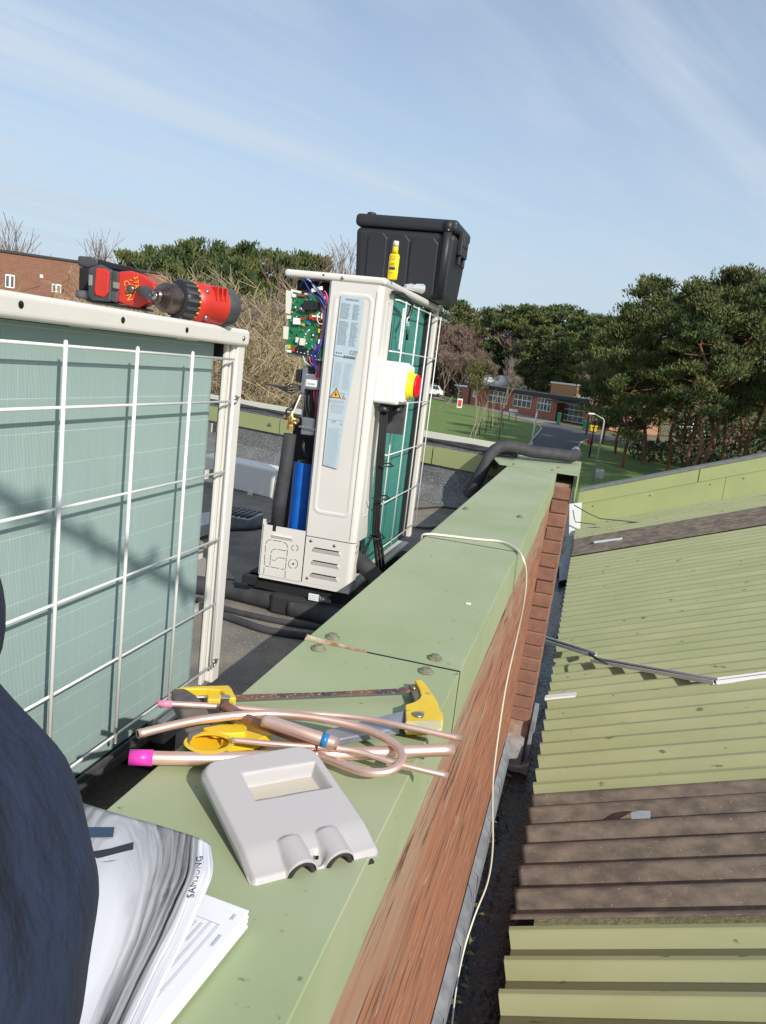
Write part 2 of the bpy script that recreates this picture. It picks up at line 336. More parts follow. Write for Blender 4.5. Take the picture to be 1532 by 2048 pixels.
M['darkgrey'] = mat('dark_grey_plastic', (.045,.047,.05), .5, col2=(.075,.075,.078), scale=35)
M['chuck'] = mat('worn_chuck_steel', (.22,.18,.16), .34, .9, col2=(.12,.09,.08), scale=40, stretch=(1,1,1))
M['yellowpen'] = mat('yellow_marker', (.85,.5,.04), .5)
M['crate'] = mat('black_box_plastic', (.020,.021,.026), .5, bump=.06, bscale=200)
M['sunyellow'] = mat('bottle_yellow', (.92,.66,.01), .35)
M['bcap'] = mat('bottle_cap', (.85,.78,.6), .4)
M['navytxt'] = mat('navy_print', (.03,.03,.12), .5); M['browntxt'] = mat('brown_print', (.25,.12,.02), .5)
M['clear'] = mat('clear_plastic', (.75,.78,.8), .25, trans=.55)
M['label'] = mat('silver_blue_label', (.50,.60,.66), .35, col2=(.47,.57,.63), scale=40)
M['ink'] = mat('grey_ink', (.16,.2,.24), .6); M['inkd'] = mat('dark_ink', (.03,.035,.05), .6); M['inkl'] = mat('pale_ink', (.36,.44,.5), .6)
M['orange'] = mat('warning_orange', (.9,.42,.03), .5)
M['pcb'] = mat('green_circuit_board', (.01,.20,.07), .35, col2=(.01,.13,.05), scale=60, spots=(.25,.45,.25), sscale=150, sthr=.68)
M['pcbw'] = mat('cream_board_tray', (.75,.72,.62), .5)
M['wblue'] = mat('blue_wire', (.02,.05,.32), .4); M['wred'] = mat('red_wire', (.5,.02,.06), .4); M['wpink'] = mat('pink_wire', (.7,.12,.3), .4)
M['wwhite'] = mat('white_wire', (.75,.75,.72), .4); M['wgreen'] = mat('green_wire', (.03,.25,.12), .4)
M['brass'] = mat('brass_valve', (.80,.52,.2), .28, 1.)
M['bluefoil'] = mat('blue_wrap', (.01,.15,.62), .3, col2=(.01,.11,.48), scale=30)
M['isoyellow'] = mat('switch_yellow', (.92,.85,.02), .35); M['isored'] = mat('switch_red', (.8,.01,.03), .35)
M['conduit'] = mat('white_tray', (.80,.82,.84), .4); M['cable'] = mat('cream_cable', (.78,.76,.62), .4)
M['bolt'] = mat('lichened_bolt', (.14,.13,.095), .8, col2=(.22,.22,.15), scale=90, bump=.4, bscale=300)
M['navy'] = mat('navy_cloth', (.008,.014,.033), .92, col2=(.016,.028,.062), scale=9, bump=1.0, bscale=14, bdist=.035, stretch=(1.4,1.4,.55))
M['navy2'] = mat('dark_trousers', (.012,.015,.028), .9, col2=(.018,.022,.035), scale=9, bump=.5, bscale=700, bdist=.0012)
M['skin'] = mat('skin', (.55,.33,.24), .5); M['hair'] = mat('brown_hair', (.06,.035,.02), .7, bump=.6, bscale=300)
M['paper'] = mat('white_paper', (.86,.86,.9), .6); M['tapep'] = mat('silver_tape', (.6,.6,.62), .3, .6)

# ------------------------------------------------------------------ near structure: flat roof, parapet, gutter, corrugated roof
ZC, XL, XR = -.52, -.451, -.157
ZR = -.88
def skew(x): return 5.15 - .37*(x+.5)          # far parapet line, a little out of square
# flat roof deck
mb = MB(); mb.prism([(-9,-4,ZR-.25),(-.40,-4,ZR-.25),(-.40,5.6,ZR-.25),(-.5,skew(-.5)+.3,ZR-.25),(-9,skew(-9)+.3,ZR-.25)], .25)
roof = mb.build('flat_roof_deck', M['felt']); struct(roof)
# dirt pebbles on felt
def parapet():
    t = thing('parapet_wall', 'long brick parapet with a pale green sheet metal coping and big lichened fixing bolts', 'parapet', (-.3, 2.3, -2.3))
    # inner upstand and outer brick face (leaning out a little towards its foot)
    mb = MB()
    xo = lambda z: -.165-.026*(-.64-z)
    y0, y1 = -1.2, 4.83
    mb.add([(xo(-.64),y0,-.64),(xo(-.64),y1,-.64),(xo(-2.3),y1,-2.3),(xo(-2.3),y0,-2.3),(-.43,y0,-.64),(-.43,y1,-.64),(-.43,y1,-2.3),(-.43,y0,-2.3)],
           [(0,3,2,1),(4,5,6,7),(0,1,5,4),(0,4,7,3),(1,2,6,5)])
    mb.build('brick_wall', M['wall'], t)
    # far pier facing the camera: courses built one by one
    mb = MB(); ml = MB()
    yp, ch = 4.80, .0838
    zt = -.70; i = 0; z = zt
    rr = random.Random(3)
    def pedge(z): return (-.150-.033*(-.7-z)), (-.062-.018*(-.7-z))
    ml.hexa([(pedge(-2.3)[0]-.06,yp+.012,-2.45),(pedge(-2.3)[1]-.004,yp+.012,-2.45),(pedge(-2.3)[1]-.004,5.62,-2.45),(pedge(-2.3)[0]-.06,5.62,-2.45),
             (pedge(-.58)[0]-.06,yp+.012,-.58),(pedge(-.58)[1]-.004,yp+.012,-.58),(pedge(-.58)[1]-.004,5.62,-.58),(pedge(-.58)[0]-.06,5.62,-.58)])
    z = -.60
    while z > -2.1:
        a, b = pedge(z-.035); j = rr.uniform(-.004, .004)
        if i % 2 == 0: mb.box(a-.05, b+j*.5, yp+j, yp+.4, z-ch+.011, z)
        else: mb.box(a-.012+j, b+j*.4, yp+j*.7, yp+.4, z-ch+.011, z); mb.box(a-.09, a-.022+j, yp+.002, yp+.3, z-ch+.011, z)
        z -= ch; i += 1
    ml.build('mortar_joint', M['mortar'], t); mb.build('brick_pier', M['pier'], t, bevel=.004)
    # coping sheets
    ys = [(-1.0, 1.339), (1.343, 3.035-.62), (2.42, 4.785)]
    for k, (a, b) in enumerate(ys):
        m = MB(); h = .0035*(k % 2)
        prof = [(XL,ZC-.125),(XL,ZC),(XR,ZC),(XR,ZC-.125),(XR-.003,ZC-.125),(XR-.003,ZC-.003),(XL+.003,ZC-.003),(XL+.003,ZC-.125)]
        n = len(prof); wob = [0, 0]
        vs = [(x, a, z) for x, z in prof]+[(x, b, z) for x, z in prof]
        fs = [(i, (i+1) % n, n+(i+1) % n, n+i) for i in range(n)]+[(0,7,6,1),(2,1,6,5),(2,5,4,3)]+[(n, n+1, n+6, n+7),(n+2,n+5,n+6,n+1),(n+2,n+3,n+4,n+5)]
        m.add(vs, fs); c = m.build('coping_sheet', M['capgreen'], t, bevel=.0025)
        bl = {0: [(-.412,1.306),(-.211,1.304)], 1: [(-.409,1.377),(-.21,1.377)], 2: [(-.42,3.033),(-.211,3.046)]}[k]
        for x, y in bl:
            q = MB(); q.lathe((x,y,ZC), (0,0,1), [(.0135,0),(.0138,.002),(.012,.004),(.0095,.005),(.0092,.0065),(.008,.0085),(.0045,.0092)], 18, sm=False)
            q.box(x-.006, x+.006, y-.0008, y+.0008, ZC+.0085, ZC+.0102)
            q.build('fixing_bolt', M['bolt'], c)
    # raised rusty lap edge at the near joint
    m = MB(); P = [(-.451,1.352),(-.43,1.347),(-.40,1.346),(-.37,1.345),(-.33,1.3435)]
    for i in range(len(P)-1):
        (a,b),(c,d) = P[i],P[i+1]; hh = .006*(1-i/4.0)
        m.quad((a,1.337,ZC+.0006),(c,1.337,ZC+.0006),(c,d,ZC+.001+hh*.7),(a,b,ZC+.001+hh))
    m.build('lifted_edge', M['capedge'], t)
    for yj in (1.341, 2.4175, 4.7865):
        m = MB(); m.box(XL+.001, XR-.001, yj-.0024, yj+.0024, ZC-.004, ZC+.0004); m.box(XR-.002, XR+.0006, yj-.0024, yj+.0024, ZC-.12, ZC); m.build('sheet_joint', M['hole'], t)
    # end coping, wider, with hanging right fascia
    m = MB()
    m.prism([(-.50,4.79,ZC+.001),(-.035,4.772,ZC+.001),(-.032,5.69,ZC+.001),(-.62,5.80,ZC+.001),(-.60,5.2,ZC+.001)], .004)
    m.box(-.036,-.032,4.772,5.69,ZC-.15,ZC+.003)
    e = m.build('end_coping', M['capgreen'], t)
    for x, y in [(-.42,4.87),(-.16,5.05),(-.185,4.84)]:
        q = MB(); q.lathe((x,y,ZC+.005), (0,0,1), [(.012,0),(.011,.004),(.006,.009)], 12); q.build('fixing_bolt', M['bolt'], e)
    # lead flashing along the foot and stepped up beside the pier
    m = MB(); N_ = 60
    rr = random.Random(5)
    for i in range(N_):
        ya, yb = -.8+i*.09, -.8+(i+1)*.09
        if yb > 4.55: break
        ja, jb = math.sin(i*1.3)*.003, math.sin((i+1)*1.3)*.003
        z1 = -2.1
        m.add([(xo(z1)+.004,ya,z1+ja),(xo(z1)+.004,yb,z1+jb),(xo(z1)+.034+ja,yb,z1-.03),(xo(z1)+.034+jb*0+ja,ya,z1-.03),
               (xo(z1)+.038,ya,z1-.16),(xo(z1)+.038,yb,z1-.16)], [(0,1,2,3),(3,2,5,4)], 0, True)
    m.build('lead_flashing', M['lead'], t)
    m = MB(); q = [PY(742,0,4)]
    o = []
    for (u, v) in [(1009,1517),(1020,1530),(1042,1534),(1058,1530),(1054,1566),(1040,1572),(1022,1590),(1004,1586)]: o.append(PY(u, v, 4.72))
    m.prism(o, .09, 0, (0,1,0)); m.build('mortar_haunch', M['haunch'], t, bevel=.008)
    m = MB(); m.box(-.21,-.10,4.73,4.83,-2.45,-2.2); m.build('pier_foot', M['haunch'], t)
    m = MB(); o = [PY(u, v, 4.76) for (u, v) in [(1063,1441),(1072,1444),(1069,1464),(1064,1470),(1056,1532),(1045,1532),(1052,1500),(1058,1465)]]
    m.prism(o, .3, 0, (0,1,0)); m.build('lead_upstand', M['lead'], t, bevel=.003)
    return t
parapet()
def far_parapet():
    t = thing('end_parapet', 'low far parapet with yellow-green fascia panels over grey mineral felt and a white edge trim', 'parapet', (-2, 5.7, ZR))
    def bar(x0, x1, z0, z1, d0, d1, name, m, bev=0):
        mb = MB(); mb.hexa([(x0,skew(x0)+d0,z0),(x1,skew(x1)+d0,z0),(x1,skew(x1)+d1,z0),(x0,skew(x0)+d1,z0),(x0,skew(x0)+d0,z1),(x1,skew(x1)+d0,z1),(x1,skew(x1)+d1,z1),(x0,skew(x0)+d1,z1)])
        return mb.build(name, m, t, bevel=bev)
    mb = MB(); a, b = -7., -.36
    mb.add([(a,skew(a)-.14,ZR+.002),(b,skew(b)-.14,ZR+.002),(b,skew(b)-.02,ZR+.10),(a,skew(a)-.02,ZR+.10),(b,skew(b)+.03,ZC-.08),(a,skew(a)+.03,ZC-.08),(b,skew(b)+.6,ZC-.08),(a,skew(a)+.6,ZC-.08)], [(0,1,2,3),(3,2,4,5),(5,4,6,7)])
    mb.build('felt_upstand', M['feltgrey'], t)
    xs = [-.50,-1.02,-2.35,-3.6,-7.]
    for i in range(4):
        c = bar(xs[i+1]+.004, xs[i]-.004, ZC-.12, ZC-.0, 0, .012+.003*i, 'fascia_panel', M['capgreen2'])
        x = xs[i]-.07 if i else -.95; x = xs[i]-.07-(.02 if i else 0)
        q = MB(); q.ball((x, skew(x)-.004, ZC-.055), .017, 0, 8, (1,.5,1)); q.build('fixing_bolt', M['bolt'], c)
    bar(-7,-.45, ZC-.002, ZC+.01, .01, .5, 'coping_felt', M['feltgrey'])
    m = MB(); rr = random.Random(2)
    for k in range(3):
        m.tube([(x, skew(x)+.06+.05*k+rr.uniform(-.012,.012), ZC+.03+rr.uniform(-.006,.01)) for x in [-.45-.3*i for i in range(20)]], .013, 6)
    m.build('cable_run', M['foam'], t)
    bar(-7,-.50, ZC+.0, ZC+.055, .48, .51, 'edge_trim', M['cable'])
far_parapet()

# gutter
RA = Vector((.938,-.045,.345)).normalized(); RB = Vector((0,1,0)); RN = RA.cross(RB).normalized()
if RN.z < 0: RN = -RN
RO = Vector((.017,0,-2.2))
def RP(s, y, h=0): return RO + RA*s + RB*(y+s*.045/.938*0) + RN*h
t = thing('box_gutter', 'wet black box gutter running between the brick wall and the corrugated roof', 'gutter', (-.08, 5, -2.42))
m = MB(); g = 70
for i in range(g):
    for j in range(4):
        pass
xsg = [-.30,-.16,-.10,-.04,.02,.10]
vs = []; fs = []
for i in range(g+1):
    y = -1.0+i*.2
    for j, x in enumerate(xsg):
        z = -2.40 + (.11 if j == 0 else 0) + noise.noise(Vector((x*9,y*3,0)))*.035
        vs.append((x, y, z))
for i in range(g):
    for j in range(5): fs.append((i*6+j, i*6+j+1, (i+1)*6+j+1, (i+1)*6+j))
m.add(vs, fs, 0, True)
m.build('gutter_lining', M['gutter'], t)
m = MB(); m.box(.03,.06,-1,12.9,-2.7,-2.245); m.build('gutter_side', M['blackm'], t)
m = MB(); m.prism([PZ(u,v,-2.36) for u,v in [(1118,1128),(1150,1070),(1146,1120),(1140,1160),(1118,1165)]], .02); m.build('lead_lining', M['lead'], t)
m = MB(); m.prism([PY(u,v,12.3) for u,v in [(1139,1008),(1164,1005),(1160,1062),(1138,1074)]], .03, 0, (0,1,0)); m.build('outlet_cover', M['whitep'], t)
# debris on the wall side
m = MB(); rr = random.Random(9)
for i in range(130):
    y = rr.uniform(1.6,4.6); c = Vector((rr.uniform(-.19,-.13), y, -2.34+rr.uniform(-.02,.03))); a = rr.uniform(0,3.1)
    d = Vector((math.cos(a), math.sin(a), rr.uniform(-.3,.4)))*rr.uniform(.006,.028); e = Vector((-math.sin(a), math.cos(a), .2))*rr.uniform(.004,.012)
    m.add([c-d,c+e,c+d,c-e], [(0,1,2,3)])
m.build('dead_leaves', mat('dead_leaf', (.12,.10,.05), .9, col2=(.2,.17,.09), scale=40), t)

# corrugated roof
t = thing('corrugated_roof', 'pale green corrugated metal roof with two brown rooflight strips sloping up to the right', 'roof', RO+Vector((0,6,0)))
PITCH = .173
def corr(y0, y1, name, material, s1, kind, lift=0.):
    n = round((y1-y0)/PITCH); prof = []
    for i in range(n):
        b = y0+i*PITCH-(.0 if kind == 'g' else 0)
        if kind == 'g': pr = [(0,0),(.072,0),(.105,.055),(.109,.058),(.130,.058),(.134,.055),(.168,.0)]
        else: pr = [(j*PITCH/12, (.032-.035*math.cos(2*math.pi*(j*PITCH/12-.103+PITCH/2)/PITCH)*-1)) for j in range(12)]
        prof += [(b+a, h) for a, h in pr]
    prof.append((y0+n*PITCH, prof[0][1]))
    ss = [0, .02] + [.4*k for k in range(1, int(s1/.4)+1)]
    vs = []; rr = random.Random(int(y0*10))
    for s_ in ss:
        for (y, h) in prof:
            wv = noise.noise(Vector((s_*1.3, y*5, 2)))*.0025
            vs.append(RP(s_, y, h+lift+wv) - Vector((0, .045/.938*0*s_, 0)))
    k = len(prof); fs = [(i*k+j, i*k+j+1, (i+1)*k+j+1, (i+1)*k+j) for i in range(len(ss)-1) for j in range(k-1)]
    m = MB(); m.add(vs, fs, 0, kind != 'g')
    if kind == 'g':   # thin lapped edge ribs
        pass
    o = m.build(name, material, t)
    so_ = o.modifiers.new('thick', 'SOLIDIFY'); so_.thickness = .0025; so_.offset = -1
    return o
Y = 2.962-PITCH*7
corr(Y, 2.962, 'green_sheet', M['roofgreen'], 3.2, 'g')
corr(2.962-.008, 2.962-.008+PITCH*6, 'rooflight_sheet', M['roofbrown'], 3.2, 'b', .004)
y = 2.962+PITCH*6
while y < 10.2:
    corr(y+.0, y+PITCH*6, 'green_sheet', M['roofgreen'], 4.4, 'g', .0)
    # lap strip edge
    m = MB()
    for h0, off in ((.0595,.111),(.0605,.119)):
        m.add([RP(.0,y+off,h0), RP(4.4,y+off,h0), RP(4.4,y+off+.012,h0+.003), RP(0,y+off+.012,h0+.003), RP(4.4,y+off+.02,h0-.002), RP(0,y+off+.02,h0-.002)], [(0,1,2,3),(3,2,4,5)])
    m.build('lap_edge', M['roofgreen'], t)
    y += PITCH*6
corr(y, y+PITCH*7, 'rooflight_sheet', M['roofbrown'], 4.4, 'b', .004)
y += PITCH*7
yt = y+PITCH*7
corr(y, yt, 'green_sheet', M['roofgreen'], 4.4, 'g')
# verge upstand at the far edge
yv = yt+.02
m = MB()
def vq(m, s0, s1, h0, h1, y, th=.01, mi=0):
    a = [RP(s0,y)+Vector((0,0,h0)), RP(s1,y)+Vector((0,0,h0)), RP(s1,y)+Vector((0,0,h1)), RP(s0,y)+Vector((0,0,h1))]
    m.hexa([a[0],a[1],a[1]+Vector((0,th,0)),a[0]+Vector((0,th,0)),a[3],a[2],a[2]+Vector((0,th,0)),a[3]+Vector((0,th,0))], mi)
sp = [-.05, 2.13, 4.6]
for i in range(2):
    m = MB(); vq(m, sp[i]+.003, sp[i+1]-.003, .0, .40, yv); c = m.build('verge_panel', M['capgreen2'], t)
    for k in range(5):
        s_ = sp[i]+.25+k*.43; p = RP(s_, yv-.004)+Vector((0,0,.42 if k % 2 else .33)); q = MB(); q.ball(p, .012, 0, 6, (1,.5,1)); q.build('fixing_screw', M['bolt'], c)
m = MB(); vq(m, -.05, 1.72, .403, .60, yv-.012, .02); vq(m, 1.735, 4.6, .403, .60, yv-.012, .02); m.build('verge_flashing', M['capgreen2'], t)
m = MB(); vq(m, -.06, 4.6, .60, .645, yv-.02, .25); m.build('verge_capping', M['grey'], t, bevel=.01)
m = MB()
for a, b in (((1148,1010),(1290,1046)), ((1146,1020),(1192,1049))):
    p = PY(*a, 12.0); q = PY(*b, 12.0); mid = (p+q)/2+Vector((-.12,0,-.09)); m.tube([p, (p+mid)/2+Vector((0,0,-.01)), mid, (q+mid)/2, q], .008, 6)
m.each('loose_wire', M['darkgrey'], t)

# cable tray over the roof
def roofpt(u, v, h=0): return PP(u, v, RO+RN*h, RN)
t = thing('cable_tray', 'pale grey cable tray with black cables stepping across the green corrugated roof', 'cable tray', roofpt(1185,1320,.06))
def tray(a, b, ha, hb, wd=.05):
    a = roofpt(*a, ha); b = roofpt(*b, hb); d = (b-a).normalized(); sd = RN.cross(d).normalized(); up = d.cross(sd)
    if up.z < 0: up = -up
    m = MB()
    L_ = (b-a)/2; c = (a+b)/2
    m.ob(c, L_, sd*wd/2, up*.0015); m.ob(c+sd*wd/2+up*.012, L_, sd*.0015, up*.0135); m.ob(c-sd*wd/2+up*.012, L_, sd*.0015, up*.0135)
    o = m.build('tray_length', M['conduit'], t)
    m = MB()
    for k in (-.3, .25):
        m.tube([a+sd*k*wd+up*.008, c+sd*(k+.12)*wd+up*.008, b+sd*k*wd*.5+up*.008], .006, 6)
    m.build('cable', M['foam'], o)
tray((1050,1268),(1188,1312),.12,.10); tray((1186,1322),(1432,1366),.085,.06); tray((1432,1366),(1640,1340),.055,.055)
m = MB(); m.tube([roofpt(1178,1308,.15), roofpt(1195,1318,.15), roofpt(1215,1328,.13)], .009, 6); m.build('cable', M['foam'], t)
def offcut(a, b, label, h=.060):
    a = roofpt(*a, h); b = roofpt(*b, h); d = (b-a); sd = RN.cross(d).normalized()
    m = MB(); m.ob((a+b)/2+RN*.012, d/2, sd*.028, RN*.002); m.ob((a+b)/2+sd*.028+RN*.004, d/2, sd*.002, RN*.010); m.ob((a+b)/2-sd*.028+RN*.004, d/2, sd*.002, RN*.010)
    tag(m.build('trunking_offcut', M['conduit']), label, 'trunking offcut', 'offcuts of grey trunking')
offcut((1091,1397),(1152,1391), 'short grey trunking offcut bridging the gutter edge below the cable tray')
offcut((1189,1085),(1244,1078), 'short pale trunking offcut lying on the far brown rooflight strip', .074)
m = MB(); a = roofpt(1283,1630,.073); m.add([a+Vector((-.045,-.035,-.014)), a+Vector((.035,-.04,.015)), a+Vector((.04,.028,.017)), a+Vector((-.01,.036,.0)), a+Vector((-.045,.025,-.014))], [(0,1,2,3,4)])
tag(m.build('tape_patch', M['tapep']), 'small crumpled silver tape patch on the near brown rooflight strip', 'tape patch')

# ------------------------------------------------------------------ near condensing unit
def arc(cx, cy, r, a0, a1, n): return [(cx+r*math.cos(a0+(a1-a0)*i/n), cy+r*math.sin(a0+(a1-a0)*i/n)) for i in range(n+1)]
def sheet(path, z0, z1, th=0):   # vertical sheet following an xy path
    m = MB(); k = len(path); vs = [(x,y,z0) for x,y in path]+[(x,y,z1) for x,y in path]
    m.add(vs, [(i,i+1,k+i+1,k+i) for i in range(k-1)], 0, True); return m
def screwhead(m, c, ax, r=.005, mi=0):
    m.lathe(c, ax, [(r,0),(r,.0015),(r*.6,.003)], 12, mi)
def unit_near():
    X0, X1, Y0, Y1 = -1.03, -.718, .665, 1.555
    ZB, ZT = -.765, .034
    t = thing('condensing_unit', 'near cream outdoor unit with pale green coil, red drill on its lid', 'air conditioning unit', (-.87, 1.1, ZR))
    # lid
    m = MB(); m.box(X0-.004, X1+.008, Y0-.004, Y1+.004, ZT-.034, ZT)
    o = m.build('lid', M['cream'], t, bevel=.008, seg=4)
    h = MB()
    for u, v in [(42,609),(246,640),(374,660)]:
        p = PX(u, v, X1+.0085); h.lathe(p, (1,0,0), [(.0048,0),(.0048,.0006)], 14)
    h.each('screw_hole', M['hole'], o)
    h = MB(); screwhead(h, PX(487,677,X1+.008), (1,0,0), .005); h.build('lid_screw', M['screw'], o)
    # dark underside lip and hanging tabs
    m = MB()
    for u, v, wd in [(88,633,.030),(162,645,.024)]:
        p = PX(u, v, X1-.02); m.box(X1-.022, X1-.02, p.y-wd, p.y+wd, p.z-.008, ZT-.032)
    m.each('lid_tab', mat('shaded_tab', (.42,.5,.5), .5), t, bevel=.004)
    m = MB()
    for u, v in [(42,626),(246,655),(374,673)]:
        p = PX(u, v, X1-.001); m.lathe(p+Vector((0,0,-.004)), (0,0,1), [(.001,0),(.0032,.003),(.0035,.01)], 10)
    m.each('screw_tip', M['screw'], t)
    # coil: long face, curved corner, far end
    path = [(-.748, Y0+.02), (-.748, 1.2)] + arc(-.802, 1.462, .054, 0, math.pi/2, 10) + [(-.99, 1.516)]
    m = sheet(path, ZB+.02, ZT-.035); m.build('coil', M['coilA'], t)
    path2 = [(-.775, Y0+.02), (-.775, 1.2)] + arc(-.802, 1.462, .027, 0, math.pi/2, 8) + [(-.99, 1.489)]
    m = MB(); k = len(path); z = ZT-.035
    m.add([(x,y,z) for x,y in path]+[(x,y,z) for x,y in path2[:k]], [])
    mm_ = sheet(path2, ZB+.02, ZT-.035); mm_.build('coil_back', M['coilA'], t)
    m = MB(); m.box(X0+.01, -.79, Y0+.03, 1.40, ZB+.03, ZT-.032); m.build('inner_shell', M['blackm'], t)
    m = MB(); m.box(-.80, -.735, 1.50, 1.54, -.03, ZT-.034); m.build('fan_bracket', M['black'], t)
    # white bracket tabs on the coil edge
    m = MB()
    for u, v in [(437,855),(424,948),(408,1108),(399,1215)]:
        p = PX(u, v, -.76); m.box(-.765, -.762, p.y-.025, p.y+.018, p.z-.010, p.z+.010)
    m.each('coil_clip', M['cream'], t, bevel=.003)
    # corner post: outer face, channel and inner flange
    m = MB()
    m.box(X1-.012, X1, Y1-.032, Y1, ZB+.03, ZT-.032)
    m.box(X1-.016, X1-.006, Y1-.040, Y1-.033, ZB+.035, ZT-.033)
    m.box(X1-.022, X1-.014, Y1-.056, Y1-.041, ZB+.03, ZT-.033)
    m.box(X1-.05, X1-.012, Y1-.004, Y1, ZB+.03, ZT-.032)
    m.build('corner_post', M['cream'], t, bevel=.002)
    m = MB(); m.box(X0, X0+.01, Y1-.03, Y1, ZB+.03, ZT-.032); m.box(X0,X1,Y0,Y0+.006,ZB+.03,ZT-.032); m.box(X0,X0+.006,Y0,Y1-.3,ZB+.03,ZT-.032)
    m.each('rear_panel', M['cream'], t)
    # base tray
    m = MB(); m.box(X0, -.735, Y0, Y1-.03, ZB-.012, ZB+.008); m.box(-.742, -.736, Y0, 1.50, ZB+.008, ZB+.022); m.build('base_tray', M['darkgrey'], t, bevel=.003)
    m = MB(); m.box(-.79,-.72,1.33,1.50,ZB-.03,ZB+.02); m.build('base_bracket', M['steel'], t, bevel=.004)
    # wire guard
    m = MB(); r = .0031; Xg = X1+.003
    zs = [-.028,-.113,-.258,-.402,-.546,-.691]; ys = [.60+.178*0, .785, .966, 1.145, 1.325, 1.505]
    ye = 1.505
    for i, z in enumerate(zs):
        m.tube([(Xg-.002, Y0-.0, z), (Xg-.002, ye, z)], .0024, 8)
        if i in (1,): pass
    for y in ys[1:-1]:
        m.tube([(Xg+.002, y, zs[0]+.006), (Xg+.002, y, zs[-1]-.010)], r, 8); m.ball((Xg+.002,y,zs[0]+.006), r, 0, 4); m.ball((Xg+.002,y,zs[-1]-.010), r, 0, 4)
    m.tube([(Xg+.002, ye, zs[0]+.004), (Xg+.002, ye, zs[-1]-.004)], .0026, 8)
    m.tube([(Xg+.001,1.505,zs[1]),(Xg+.003,1.52,zs[1])], .0026, 6)
    m.build('wire_guard', M['wire'], t)
    m = MB()
    for z in (zs[1]+.004, zs[-1]+.004):
        screwhead(m, (X1+.001, 1.527, z), (1,0,0), .0085); m.tube([(X1+.004,1.513,z-.006),(X1+.007,1.522,z),(X1+.004,1.535,z+.005)], .002, 6)
    m.each('guard_screw', M['screw'], t)
    m = MB(); m.box(X0+.03, X1-.02, .80, .90, ZR, ZB-.012); m.box(X0+.03, X1-.04, 1.36, 1.46, ZR, ZB-.012); m.each('rubber_foot', M['rubber'], t, bevel=.01)
    return t
unit_near()

